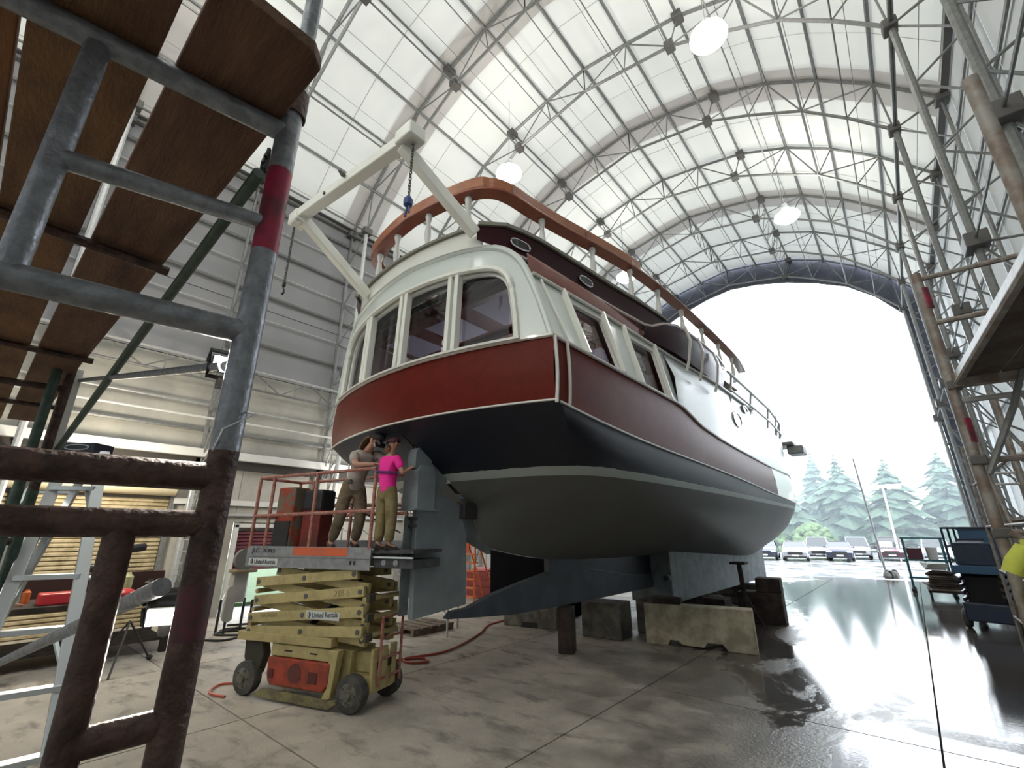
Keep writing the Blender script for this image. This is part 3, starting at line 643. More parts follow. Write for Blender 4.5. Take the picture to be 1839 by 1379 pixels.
for k in range(4):
    a, c = edges[k]+.1, edges[k+1]-.1; n = 6
    top = [face(a+(c-a)*i/n, topz(a+(c-a)*i/n)+.02) for i in range(n+1)]; bot = [face(a+(c-a)*i/n, 3.96) for i in range(n+1)]
    MB().grid([[tuple(Vector(p)+Vector((0, .085, 0))) for p in bot], [tuple(Vector(p)+Vector((0, .085, 0))) for p in top]]).put('window_pane', M_glass, boat)
MB().strip([face(-1.9+3.8*i/12, 3.985) for i in range(13)], .13, .03).put('window_sill', M_trim, boat)
# side cabin walls with tumblehome
def xt(y):  # half-breadth at z=4.97
    P = [(3.8, 1.83), (5.5, 1.96), (8, 2.07), (10, 2.20), (14, 2.22), (30, 2.2)]
    for a, b in zip(P, P[1:]):
        if y <= b[0]: return a[1]+(b[1]-a[1])*max(0, (y-a[0])/(b[0]-a[0]))
def sx(s, y, z):
    zb = 3.97; f = (z-zb)/(4.97-zb); hb = halfb(y)-.02; b = hb+(min(xt(y), hb)-hb)*f if f > 0 else hb
    return bb(s*b, y, z)
TOP = 5.0
def wallq(s, ya, yb, za, zb, name, m, out=0, n=2):
    g = []
    for i in range(n+1):
        y = ya+(yb-ya)*i/n; g.append([tuple(Vector(sx(s, y, z))+Vector((s*out, 0, 0))) for z in (za, (za+zb)/2, zb)])
    MB().grid(g).put(name, m, boat, smooth=30)
wins = [(4.58, 5.36), (6.10, 7.02)]
for s in (-1, 1):
    wallq(s, 3.86, 4.52, 3.97, TOP, 'side_panel', M_cab)
    wallq(s, 5.42, 6.04, 3.97, TOP, 'side_panel', M_cab)
    wallq(s, 7.10, 7.56, 3.97, TOP, 'side_panel', M_cab)
    for a, b in wins:
        wallq(s, a-.06, b+.08, 4.84, TOP, 'side_panel', M_cab)
        # frames and dark glass
        pts = [(a-.02, 3.99), (a-.0, 4.84), (b+.03, 4.86), (b+.03, 3.99)]
        MB().strip([tuple(Vector(sx(s, y, z))+Vector((s*.0, 0, 0))) for y, z in pts], .05, .05, closed=True, up=(1, 0, 0)).put('side_window_frame', M_trim, boat)
        g = [[tuple(Vector(sx(s, y, z))-Vector((s*.07, 0, 0))) for z in (3.96, 4.86)] for y in (a-.04, b+.05)]
        MB().grid(g).put('side_window_pane', M_glass, boat)
        for y in (a-.06, b+.08):
            MB().beam(tuple(Vector(sx(s, y, 3.97))+Vector((s*.03, 0, 0))), tuple(Vector(sx(s, y+.02, TOP))+Vector((s*.03, 0, 0))), .05, .09, (1, 0, 0)).put('side_pilaster', M_cabw, boat, bevel=.01)
    MB().beam(tuple(Vector(sx(s, 4.15, 3.97))+Vector((s*.01, 0, 0))), tuple(Vector(sx(s, 4.1, TOP))+Vector((s*.01, 0, 0))), .04, .05, (1, 0, 0)).put('side_pilaster', M_cabw, boat, bevel=.01)
    # flush topside forward of the windows
    g = []
    for y in [7.52, 7.7, 7.9, 8.2, 8.6, 9, 9.6, 10.2, 11, 12, 13, 14, 15, 16, 17, 18, 19, 20, 21, 22, 22.8, 23.3]:
        z0 = bandtop(y); z1 = TOP if y < 13 else TOP-.25*min(1, (y-13)/2); g.append([sx(s, y, z0) if z0 > 3.97 else bb(s*(halfb(y)-.015), y, z0), bb(s*(halfb(y)-.02 if z0 < 3.97 else halfb(y)-.03), y, (z0+z1)/2), sx(s, y, z1)])
    MB().grid(g).put('topside_plating', M_cab, boat, smooth=40)
    # cabin-top trim and frieze
    MB().path([tuple(Vector(sx(s, y, TOP))+Vector((s*.03, 0, 0))) for y in [3.95+.35*i for i in range(27)]], .026, 6).put('cabin_top_moulding', M_trim, boat, smooth=True)
    # red-brown frieze between cabin top and flybridge
    fr = []
    for i in range(13):
        y = 3.86+i*(7.0-3.86)/12; b = xt(y); fr.append([bb(s*(b+.0), y, 5.02), bb(s*(b+.02), y, 5.12), bb(s*(b-.0), y, 5.26)])
    MB().grid(fr).put('frieze', M_copper, boat, smooth=40)
# ---- flying bridge bulwark
def oval(y):   # half-breadth of flybridge bulwark
    P = [(3.42, 1.38), (3.7, 1.66), (4.2, 1.77), (5.0, 1.86), (6.0, 1.96), (6.8, 2.06), (7.6, 2.12), (12, 2.2), (14, 2.1)]
    if y <= 3.42: return 1.38
    for a, b in zip(P, P[1:]):
        if y <= b[0]: return a[1]+(b[1]-a[1])*(y-a[0])/(b[0]-a[0])
    return 2.1
for s in (-1, 1):
    g = []
    for i in range(18):
        y = 3.42+i*(7.65-3.42)/17; b = oval(y); zz = max(5.24, 5.42-.5*(y-3.42)); g.append([bb(s*(b-.0), y, zz), bb(s*b, y, (zz+5.62)/2), bb(s*(b+.02), y, 5.62)])
    MB().grid(g).put('bridge_bulwark', M_maroon, boat, smooth=40)
    MB().strip([tuple(Vector(q[2])+Vector((0, 0, .025))) for q in g], .07, .05).put('bridge_capping', mat('grey_green_capping', (.17, .165, .13), .6), boat)
    tr = [bb(s*(oval(y)+.03), y, 5.25) for y in [3.75+.25*i for i in range(13)]]+[bb(s*2.12, 7.0, 5.30), bb(s*2.2, 7.35, 5.45), bb(s*2.25, 7.8, 5.57), bb(s*2.27, 8.4, 5.63), bb(s*2.28, 9.2, 5.66), bb(s*2.28, 10.2, 5.68), bb(s*2.2, 11, 5.66)]
    MB().path(tr, .026, 6).put('bridge_moulding', mat('pink_white_moulding', (.52, .42, .40), .3, coat=.4), boat, smooth=True)
    g = []
    for (y, b, zt) in [(6.75, 2.08, 5.25), (7.0, 2.12, 5.30), (7.35, 2.2, 5.44), (7.8, 2.25, 5.56), (8.4, 2.27, 5.62), (9.2, 2.28, 5.65), (10.2, 2.28, 5.67), (10.8, 2.2, 5.66), (11.1, 1.9, 5.66)]:
        g.append([bb(s*(b-.06), y, 5.02), bb(s*(b+.02), y, (5.02+zt)/2), bb(s*b, y, zt)])
    MB().grid(g).put('wing_bulwark', M_maroon, boat, smooth=50)
    for y in (3.88, 5.2):   # oval port lights
        b = oval(y); c = Vector(bb(s*(b+.02), y, 5.44)); pr = []
        for i in range(20):
            a = 2*math.pi*i/20; sy = abs(math.cos(a))**.8*math.copysign(1, math.cos(a)); sz = abs(math.sin(a))**.8*math.copysign(1, math.sin(a))
            yy = y+.155*sy; pr.append((X0+s*(oval(yy)+.022), yy, 5.44+.062*sz))
        MB().path(pr, .011, 6, closed=True).put('port_light_rim', M_porth, boat, smooth=True)
        MB().add(pr, [tuple(range(20))]).put('port_light_glass', M_glassd, boat)
def topo(b):
    b = abs(b)
    for a, c in zip(outer, outer[1:]):
        if c[0] <= b <= a[0]: return a[1]+(c[1]-a[1])*(a[0]-b)/(a[0]-c[0]+1e-6)
    return 5.5
# stern fascia (cream) between the curved cabin top and the capping
g = []
for i in range(25):
    b = -1.40+2.80*i/24; y = bulge(b)-.02; zt = 5.70-.0*(b/1.4)**2
    zl = topo(b)
    g.append([(X0+b, y+.02, zl), (X0+b, y+.02, (zl+zt)/2), (X0+b, y+.02, zt-.05*(b/1.4)**2)])
MB().grid(g).put('stern_fascia', M_cabw, boat, smooth=40)
MB().strip([tuple(Vector(q[2])+Vector((0, 0, .02))) for q in g], .09, .04).put('stern_capping', MATS['grey_green_capping'], boat)
# cabin roof and bridge deck
rf = []
for i in range(11):
    y = 3.95+i*.85; rf.append([bb(-xt(max(y, 3.9))-.02, y, 5.02)]+[bb(k/6*xt(max(y, 3.9)), y, 5.24-.2*(abs(k)/6)**2) for k in (-5, -3, -1, 1, 3, 5)]+[bb(xt(max(y, 3.9))+.02, y, 5.02)])
MB().grid(rf).put('cabin_roof', M_cabw, boat, smooth=True)
dk = [(X0-oval(y)+.02, y, 5.3) for y in [3.95, 4.4, 5, 6, 7, 8, 10, 12]]+[(X0+oval(y)-.02, y, 5.3) for y in [12, 10, 8, 7, 6, 5, 4.4, 3.95]]
MB().prism(dk, (0, 0, .04)).put('bridge_deck', M_ply, boat)
# interior seen through the stern windows
MB().lohi((X0-1.7, 3.75, 5.0), (X0+1.7, 9.5, 5.03)).put('cabin_ceiling', M_mahint, boat)
for i in range(4):
    for j in range(3):
        MB().lohi((X0-1.5+j*1.06, 4.1+i*1.25, 4.985), (X0-1.5+j*1.06+.70, 4.85+i*1.25, 4.998)).put('ceiling_panel', M_headl, boat)
for y in (3.95, 5.05, 6.3, 7.55, 8.8): MB().lohi((X0-1.75, y-.05, 4.90), (X0+1.75, y+.05, 5.0)).put('ceiling_beam', M_mahint, boat)
MB().lohi((X0-1.9, 8.6, 3.2), (X0+1.9, 8.7, 5.0)).put('cabin_bulkhead', M_mahint, boat)
MB().lohi((X0-2.1, 3.9, 3.2), (X0+2.1, 9, 3.25)).put('cabin_floor', M_mahint, boat)
for s in (-1, 1):
    MB().lohi((X0+s*2.0, 3.9, 3.3), (X0+s*2.04, 9, 3.95)).put('cabin_lining', M_mahint, boat)
    MB().add([bb(s*2.12, 3.95, 3.97), bb(s*1.70, 3.95, 5.0), bb(s*1.78, 4.5, 5.0), bb(s*2.14, 4.5, 3.97)], [(0, 1, 2, 3)]).put('cabin_lining', M_mahint, boat)
    MB().add([bb(s*2.12, 5.45, 3.97), bb(s*1.80, 5.45, 5.0), bb(s*1.84, 6.0, 5.0), bb(s*2.14, 6.0, 3.97)], [(0, 1, 2, 3)]).put('cabin_lining', M_mahint, boat)
    MB().add([bb(s*2.12, 7.1, 3.97), bb(s*1.90, 7.1, 5.0), bb(s*1.95, 8.7, 5.0), bb(s*2.14, 8.7, 3.97)], [(0, 1, 2, 3)]).put('cabin_lining', M_mahint, boat)
ci = bpy.data.lights.new('cabin_fill_light', 'AREA'); ci.energy = 45; ci.size = 1.5; ci.color = (1, .95, .95)  # added fill light, brightens the ceiling behind the windows; no fixture
co = bpy.data.objects.new('cabin_fill_light', ci); C.objects.link(co); co.location = (X0*S, 6.2*S, 3.4*S); co.rotation_euler = (R(180), 0, 0)
# ---- teak rail round the flying bridge
def railpt(t):   # t: list of stations on starboard side from the centre line aft forward
    pass
RP = [(0, 3.38), (.45, 3.42), (.9, 3.50), (1.2, 3.60), (1.38, 3.76), (1.47, 4.0), (1.52, 4.4), (1.62, 5.0), (1.78, 5.8), (1.92, 6.6), (2.0, 7.4), (2.06, 8.6), (2.08, 10), (2.08, 11.6), (2.04, 13), (1.9, 14.2)]
RS = catmull(RP, 4)
def rz(y): return 6.36 if y < 5 else 6.36+.012*(y-5)
full = [bb(-b, y, rz(y)) for b, y in RS[::-1]]+[bb(b, y, rz(y)) for b, y in RS[1:]]
MB().strip(full, .21, .035).put('handrail', M_teakr, boat, bevel=.008)
RO = [p for p in RS if p[1] < 7.1]
up = [bb(-(b+.07), y-(.07 if b < 1.3 else .04), rz(y)+.10) for b, y in RO[::-1]]+[bb(b+.07, y-(.07 if b < 1.3 else .04), rz(y)+.10) for b, y in RO[1:]]
MB().strip(up, .03, .17).put('rail_board', M_teak, boat, bevel=.01)
lw = [(p[0], p[1], p[2]-.082) for p in up]
MB().path(lw, .010, 5).put('rail_bead', mat('bead_cream', (.5, .42, .33), .5), boat, smooth=True)
def baluster(b, y, z0=5.72, z1=6.34, lean=0):
    o = bb(b, y, z0); h = z1-z0
    MB().lathe(o, [(.055, 0), (.055, .03), (.034, .06), (.030, .10*h/.6), (.052, .26*h/.6), (.044, .34*h/.6), (.030, .46*h/.6), (.052, h-.05), (.048, h)], 12).put('baluster', M_white, boat, smooth=True)
bal = [(-1.42, 3.86), (-1.05, 3.56), (-.40, 3.44), (.35, 3.44), (1.05, 3.56)]
for b, y in bal: baluster(b, y)
for y in (4.6, 5.7, 6.7, 7.7, 8.8, 10.0, 11.2, 12.4):
    for p, q in zip(RS, RS[1:]):
        if p[1] <= y <= q[1]:
            f = (y-p[1])/(q[1]-p[1]+1e-6); b = p[0]+(q[0]-p[0])*f
            for s in (-1, 1): baluster(s*b, y, 5.66)
            break
for p in [(1.46, 3.98), (1.72, 5.5), (1.93, 6.7), (-.38, 3.40), (-1.05, 3.52)]:
    MB().box((X0+p[0]+.085, p[1]-.02, 6.44), (.02, .09, .10)).put('rail_scarf_block', M_mahint, boat)
# ladder stanchions, side handrails, portholes
for y in (8.05, 8.75, 9.7):
    MB().path([bb(2.34, y, 5.60), bb(2.40, y, 5.3), bb(2.34, y, 4.95), bb(2.27, y, 4.72)], .028, 6).put('stanchion', M_trim, boat, smooth=True)
for s in (-1, 1):
    MB().path([bb(s*b, y, z) for b, y, z in [(2.28, 10.9, 5.5), (2.3, 12.5, 5.45), (2.28, 15, 5.42), (2.1, 17.4, 5.45), (1.6, 19.6, 5.5), (.9, 21.6, 5.55)]], .035, 6).put('bow_rail', M_steelw, boat, smooth=True)
    MB().path([bb(s*b, y, z) for b, y, z in [(2.26, 10.9, 5.08), (2.28, 12.5, 5.05), (2.26, 15, 5.03), (2.1, 17.4, 5.06), (1.6, 19.6, 5.1), (.9, 21.6, 5.15)]], .03, 6).put('bow_rail', M_steelw, boat, smooth=True)
    for y, b in ((11.2, 2.28), (13, 2.28), (15, 2.27), (16.4, 2.2), (17.8, 2.05), (19.4, 1.65), (21, 1.1)):
        MB().tube(bb(s*b, y, 5.5), bb(s*(b-.1), y-.15, 4.72), .03).put('rail_post', M_steelw, boat)
def porthole(y, z, ry, rz_):
    pr = [(X0+halfb(y)-.01, y+ry*math.cos(2*math.pi*i/18), z+rz_*math.sin(2*math.pi*i/18)) for i in range(18)]
    MB().path(pr, .02, 6, closed=True).put('porthole_rim', M_porth, boat, smooth=True); MB().add(pr, [tuple(range(18))]).put('porthole_glass', mat('brown_port_glass', (.10, .06, .035), .1), boat)
porthole(11.3, 4.42, .34, .17); porthole(12.2, 4.85, .22, .08)
MB().lathe(bb(2.27, 14.0, 3.25), [(.05, 0), (.05, .03), (.02, .04)], 10, (1, 0, 0)).put('hull_fitting', M_black, boat)
# anchor and roller at the bow
MB().lohi((X0+1.7, 18.4, 4.85), (X0+2.25, 19.5, 4.98)).lohi((X0+2.0, 18.6, 4.55), (X0+2.5, 19.4, 4.85)).put('bow_fender_bracket', M_steel, boat, bevel=.04)
# ---- davit over the stern
dv = T('stern_davit', 'off-white square-tube davit frame leaning out over the boat stern', 'davit', (X0, 3.4, 5.6))
for x0_, x1_ in ((-5.92, -5.90), (-3.50, -3.72)):
    MB().beam((x0_, 3.42, 5.52), (x1_, 2.22 if x0_ < -5 else 2.38, 6.28), .12, .15).put('davit_arm', M_cabw, dv, bevel=.015)
MB().beam((-6.10, 2.20, 6.32), (-3.50, 2.40, 6.32), .15, .15).put('crossbar', M_cabw, dv, bevel=.015)
MB().box((-5.98, 2.22, 6.28), (.26, .22, .20)).put('end_block', M_cabw, dv, bevel=.03)
MB().box((-3.60, 2.40, 6.34), (.30, .24, .19)).put('end_block', M_cabw, dv, bevel=.02)
MB().lathe((-4.75, 2.22, 6.34), [(.025, 0), (.035, .02), (.015, .09)], 8, (0, -1, .4)).put('sheave', M_steeld, dv)
MB().lathe((-5.2, 2.19, 6.30), [(.024, 0), (.024, .01)], 10, (0, -1, 0)).put('bolt_hole', M_black, dv)
def chain(name, label, x, y, zt, zb, hook, tape=False):
    t = T(name, label, 'chain', (x, y, zb)); n = int((zt-zb)/.042)
    for i in range(n):
        z = zt-i*.042-.02; a = i % 2*math.pi/2+.4; pts = []
        for k in range(8):
            q = 2*math.pi*k/8; u = .016*math.cos(q); pts.append((x+u*math.cos(a), y+u*math.sin(a), z+.030*math.sin(q)))
        MB().path(pts, .0065, 5, closed=True).put('link', M_chain, t, smooth=True)
    if hook:
        MB().path([(x, y, zb), (x-.01, y, zb-.04), (x+.03, y, zb-.08), (x+.035, y, zb-.12), (x, y, zb-.15), (x-.035, y, zb-.12)], .014, 6).put('hook', M_chain, t, smooth=True)
        MB().box((x, y, zb+.01), (.05, .04, .07)).put('swivel', M_black, t, bevel=.01)
    if tape:
        MB().lathe((x, y, zb-.11), [(.02, 0), (.05, .02), (.055, .09), (.025, .14)], 8).put('tape_wrap', M_blue, t, smooth=True)
        MB().path([(x-.01, y, zb-.1), (x-.04, y, zb-.22)], .014, 5).path([(x+.02, y, zb-.1), (x+.03, y, zb-.2)], .012, 5).put('tape_tail', M_blue, t)
    return t
chain('davit_chain', 'galvanised chain with blue tape hanging from the near davit corner', -3.56, 2.42, 6.25, 5.45, False, True)
chain('davit_chain', 'galvanised chain with hook hanging from the left davit corner', -6.08, 2.21, 6.22, 5.22, True)
# ================================================================== SCISSOR LIFT UNDER THE STERN
lift = T('scissor_lift', 'cream scissor lift with grey platform and rusty red rails parked under the boat stern', 'scissor lift', (-5.98, 3.39, 0), R(17.9))
def L(): return MB()
def wheel(t, x, y, r=.19, w_=.14, sgn=-1):
    wv = MB().lathe((x, y-w_/2, r), [(r*.78, 0), (r*.97, .015), (r, .04), (r, w_-.04), (r*.97, w_-.015), (r*.78, w_)], 22, (0, 1, 0)).put('wheel', M_rubber, t, True, smooth=35)
    MB().lathe((x, y+sgn*(w_/2-.01), r), [(r*.62, -.02), (r*.60, .012), (r*.30, .02), (r*.28, .05), (r*.10, .055)], 18, (0, sgn, 0)).put('hub', mat('dusty_hub', (.16, .16, .13), .8, col2=(.10, .09, .07), scale=8), wv, True, smooth=35)
    for k in range(5):
        a = k*1.2566; MB().lathe((x+.09*math.cos(a), y+sgn*(w_/2+.0), r+.09*math.sin(a)), [(.012, 0), (.012, .02)], 6, (0, sgn, 0)).put('wheel_bolt', M_steeld, wv, True)
for x, y, s in ((.76, -.30, -1), (-.88, -.30, -1), (.76, .34, 1), (-.88, .34, 1)): wheel(lift, x, y, sgn=s)
L().lohi((-.62, -.20, .10), (.62, .24, .58)).put('chassis', M_yel, lift, True, bevel=.01)
L().prism([(-1.10, -.36, .60), (-1.10, -.36, .70), (.44, -.36, .72), (.44, -.36, .62)], (0, .12, 0)).put('side_rail', M_yel, lift, True, bevel=.008)
L().prism([(-1.10, .24, .60), (-1.10, .24, .70), (.8, .24, .72), (.8, .24, .62)], (0, .12, 0)).put('side_rail', M_yel, lift, True, bevel=.008)
L().lohi((-.50, -.34, .47), (.44, -.22, .60)).put('side_panel', M_yel, lift, True, bevel=.01)
for x in (-.22, .18): L().lohi((x-.06, -.345, .53), (x+.06, -.338, .545)).put('panel_slot', M_black, lift, True)
bx = L().prism([(-.47, -.37, .20), (-.50, -.37, .28), (-.50, -.37, .46), (.46, -.37, .465), (.46, -.37, .26), (.38, -.37, .17), (-.42, -.37, .17)], (0, .14, 0)).put('battery_door', M_redp, lift, True, bevel=.015)
L().lathe((-.05, -.372, .32), [(.10, 0), (.10, .006)], 20, (0, -1, 0)).put('door_badge', mat('dark_red_badge', (.12, .03, .025), .6), bx, True)
L().lohi((.16, -.378, .24), (.30, -.368, .36)).put('door_latch', mat('latch_dark', (.10, .02, .015), .6), bx, True, bevel=.01)
L().lohi((-.46, -.378, .24), (-.38, -.368, .34)).put('door_latch', MATS['latch_dark'], bx, True, bevel=.01)
L().prism([(-.68, -.38, .03), (.50, -.38, .02), (.60, -.38, .08), (.56, -.38, .11), (-.55, -.38, .12)], (0, .05, 0)).put('pothole_guard', mat('guard_olive', (.22, .19, .085), .7, col2=(.12, .10, .06), scale=8), lift, True, bevel=.005)
L().prism([(.42, -.36, .60), (.56, -.36, .60), (.50, -.36, .12), (.36, -.36, .08), (.44, -.36, .22)], (0, .10, 0)).put('end_post', M_yel, lift, True, bevel=.008)
L().prism([(-1.02, -.30, .60), (-.72, -.30, .60), (-.66, -.30, .45), (-.74, -.30, .22), (-.90, -.30, .22), (-1.0, -.30, .4)], (0, .12, 0)).put('steer_knuckle', mat('grimy_steel', (.05, .04, .03), .8), lift, True, bevel=.02)
# right end: chassis end plates, ladder, tie-down
L().lohi((.55, -.20, .16), (.92, .24, .34)).put('end_box', M_yel, lift, True, bevel=.01)
L().lohi((.60, -.10, .34), (.90, .16, .56)).put('hydraulic_unit', M_yel, lift, True, bevel=.02)
for y in (-.16, .02, .20): L().lohi((.90, y-.05, .18), (.94, y+.05, .62)).put('end_plate', M_yel, lift, True, bevel=.01)
for y in (-.10, .10): L().lohi((.945, y-.03, .40), (.95, y+.03, .48)).put('end_slot', M_black, lift, True)
for y in (-.12, .28): L().tube((.97, y, .22), (.97, y, .95), .018, 6).put('ladder_rail', M_rail, lift, True, smooth=True)
for z in (.3, .5, .72, .94): L().tube((.97, -.12, z), (.97, .28, z), .014, 6).put('ladder_rung', M_rail, lift, True, smooth=True)
# scissor arms: near pair and far pair
def arm(x0, z0, x1, z1, y, m=M_yel, h=.115):
    a = L().beam((x0, y, z0), (x1, y, z1), .055, h, (0, 0, 1)).put('scissor_arm', m, lift, True, bevel=.006)
    for f in (.03, .5, .97):
        L().lathe((x0+(x1-x0)*f, y-.035, z0+(z1-z0)*f), [(.03, 0), (.03, .07)], 10, (0, 1, 0)).put('pivot_pin', M_steeld, a, True)
    return a
Z = [.73, .93, 1.14, 1.36]
outs = [(-1.0, .70, .84, .81), (-1.0, .85, .84, 1.02), (-.94, 1.06, .82, 1.24), (-.95, 1.28, .70, 1.43)]
ins = [(-.95, .84, .84, .70), (-.92, 1.05, .84, .85), (-.90, 1.27, .82, 1.06), (-.7, 1.43, .82, 1.26)]
for q in outs: arm(*q, -.31); 
for q in ins: arm(*q, -.23)
for q in outs: arm(*q, .31)
for q in ins: arm(*q, .23)
for x, z in ((.84, .75), (.84, .94), (.83, 1.15), (-.96, .78), (-.95, .95), (-.93, 1.17)):
    L().tube((x, -.32, z), (x, .34, z), .03, 8).put('cross_tube', M_yel, lift, True, smooth=True)
for z in (.76, .97, 1.18): L().lohi((.845, -.32, z-.06), (.90, -.20, z+.03)).put('arm_end', mat('arm_end_dark', (.06, .05, .035), .7), lift, True, bevel=.01)
L().tube((-.3, 0, .75), (.5, 0, 1.3), .05, 8).put('lift_cylinder', M_black, lift, True, smooth=True)
decal = mat('white_decal', (.55, .57, .56), .5); ink = mat('decal_ink', (.05, .06, .06), .6)
L().lohi((-.02, -.3405, .925-.02), (.50, -.3385, 1.025-.03)).put('rental_decal', decal, lift, True)
text('rental_lettering', '\u25d1 United Rentals', .085, ink, lift, (.24, -.3425, .955), (R(90), R(-4), 0), sx=.78)
text('arm_lettering', '-BALARENT-', .055, mat('faint_ink', (.28, .23, .12), .6), lift, (-.62, -.3395, .90), (R(90), R(-5), 0))
text('arm_number', '21B-b', .10, MATS['faint_ink'], lift, (.50, -.3395, 1.205), (R(90), R(-5), 0))
# platform
pf = L().lohi((-1.16, -.36, 1.665), (.90, .36, 1.70)).put('platform_deck', M_plat, lift, True)
L().lohi((-1.16, -.375, 1.47), (.90, -.355, 1.73)).put('platform_skirt', M_plat, lift, True, bevel=.004)
L().lohi((-1.16, .355, 1.47), (.90, .375, 1.80)).put('platform_skirt', M_plat, lift, True, bevel=.004)
L().lohi((-1.17, -.37, 1.47), (-1.15, .37, 1.73)).put('platform_end', M_plat, lift, True)
L().lohi((-1.15, -.379, 1.595), (.89, -.374, 1.60)).put('skirt_crease', M_steeld, lift, True)
L().lohi((-.34, -.381, 1.625), (.55, -.376, 1.722)).put('orange_decal', mat('orange_decal', (.62, .12, .04), .5, col2=(.5, .12, .06), scale=5), lift, True)
L().lohi((-1.10, -.380, 1.49), (-.58, -.376, 1.575)).put('rental_plate', decal, lift, True)
text('plate_lettering', '\u25d1 United Rentals', .082, ink, lift, (-.84, -.383, 1.533), (R(90), 0, 0), sx=.78)
text('model_lettering', 'JLG', .085, ink, lift, (-1.0, -.379, 1.672), (R(90), 0, 0), sx=1.1)
text('model_number', '2630ES', .075, ink, lift, (-.76, -.379, 1.672), (R(90), 0, 0))
for x in (.60, .66): L().lohi((x, -.382, 1.53), (x+.025, -.376, 1.575)).put('skirt_slot', M_black, lift, True)
# roll-out extension
ex_ = mat('extension_dark', (.035, .036, .04), .6, col2=(.07, .07, .075), scale=6)
L().lohi((.90, -.30, 1.50), (1.46, .30, 1.60)).put('extension_frame', ex_, lift, True, bevel=.005)
L().lohi((.88, -.32, 1.665), (1.47, .32, 1.705)).put('extension_deck', ex_, lift, True)
L().lohi((.90, -.335, 1.61), (1.47, -.315, 1.63)).put('extension_track', M_alu, lift, True)
for x in (1.05, 1.22): L().lathe((x, -.305, 1.56), [(.035, 0), (.035, .006)], 12, (0, -1, 0)).put('extension_hole', M_plat, lift, True)
# guard rails
def rt(p0, p1, r=.022, m=M_rail): return L().tube(p0, p1, r, 8).put('guard_rail', m, lift, True, smooth=True)
for y in (-.36, .36):
    rt((-1.15, y, 2.64), (.86, y, 2.68)); rt((-1.15, y, 2.12), (.86, y, 2.16))
    for x in (-.88, -.10, .86): L().tube((x, y, 1.70), (x, y, 2.66), .022, 8).put('guard_post', M_rail, lift, True, smooth=True)
rt((-1.15, -.36, 2.64), (-1.15, .36, 2.64)); rt((-1.15, -.36, 2.12), (-1.15, .36, 2.12))
for y in (-.36, .36): L().tube((-1.15, y, 1.70), (-1.15, y, 2.64), .022, 8).put('guard_post', M_rail, lift, True, smooth=True)
L().path([(-.86, .33, 2.5), (-.2, .33, 2.35), (.3, .33, 2.1), (.8, .33, 1.9)], .010, 6).put('sling_cable', M_black, lift, True)
# control boxes at the left end
cb = T('control_box', 'dented red and grey battery-charger box standing on the left end of the lift platform', 'box', (-7.0, 3.2, 1.70), R(17.9))
MB().lohi((-.17, -.12, 0), (.17, .16, .84)).put('body', mat('box_red_grey', (.32, .05, .02), .6, col2=(.16, .13, .09), scale=3, mixlo=.48, mixhi=.54), cb, True, bevel=.02)
MB().lohi((-.15, -.135, .02), (.15, -.12, .36)).put('lower_door', mat('box_dark', (.03, .028, .03), .6), cb, True)
cb2 = T('control_box', 'tall dark red tool locker standing behind the first post of the lift rail', 'box', (-6.62, 3.42, 1.70), R(17.9))
MB().lohi((-.17, -.12, 0), (.17, .14, .78)).put('body', mat('locker_red', (.20, .02, .015), .45, col2=(.10, .02, .015), scale=2), cb2, True, bevel=.02)
MB().lohi((-.18, -.14, .50), (.18, .15, .80)).put('lid_bag', mat('black_bag', (.02, .018, .022), .6), cb2, True, bevel=.04)
# ================================================================== PEOPLE
M_skin = mat('skin', (.42, .22, .15), .55)
def skin_mesh(name, nodes, edges, m, parent, root=0, sub=2, label=None):
    me = bpy.data.meshes.new(name); off = OFF.get(parent.name, Vector((0, 0, 0))) if parent else Vector((0, 0, 0))
    me.from_pydata([tuple((Vector(n[:3])-off)*S) for n in nodes], edges, [])
    o = bpy.data.objects.new(name, me); C.objects.link(o); me.materials.append(m)
    if parent: o.parent = parent; OFF[o.name] = off
    md = o.modifiers.new('skin', 'SKIN'); md.use_smooth_shade = True; md.branch_smoothing = .3
    if not me.skin_vertices: me.attributes
    for i, n in enumerate(nodes):
        sv = me.skin_vertices[0].data[i]; r = n[3]; sv.radius = (r[0]*S, r[1]*S) if isinstance(r, tuple) else (r*S, r*S); sv.use_root = (i == root)
    sb = o.modifiers.new('sub', 'SUBSURF'); sb.levels = sub; sb.render_levels = sub
    if label: o['label'] = label
    return o
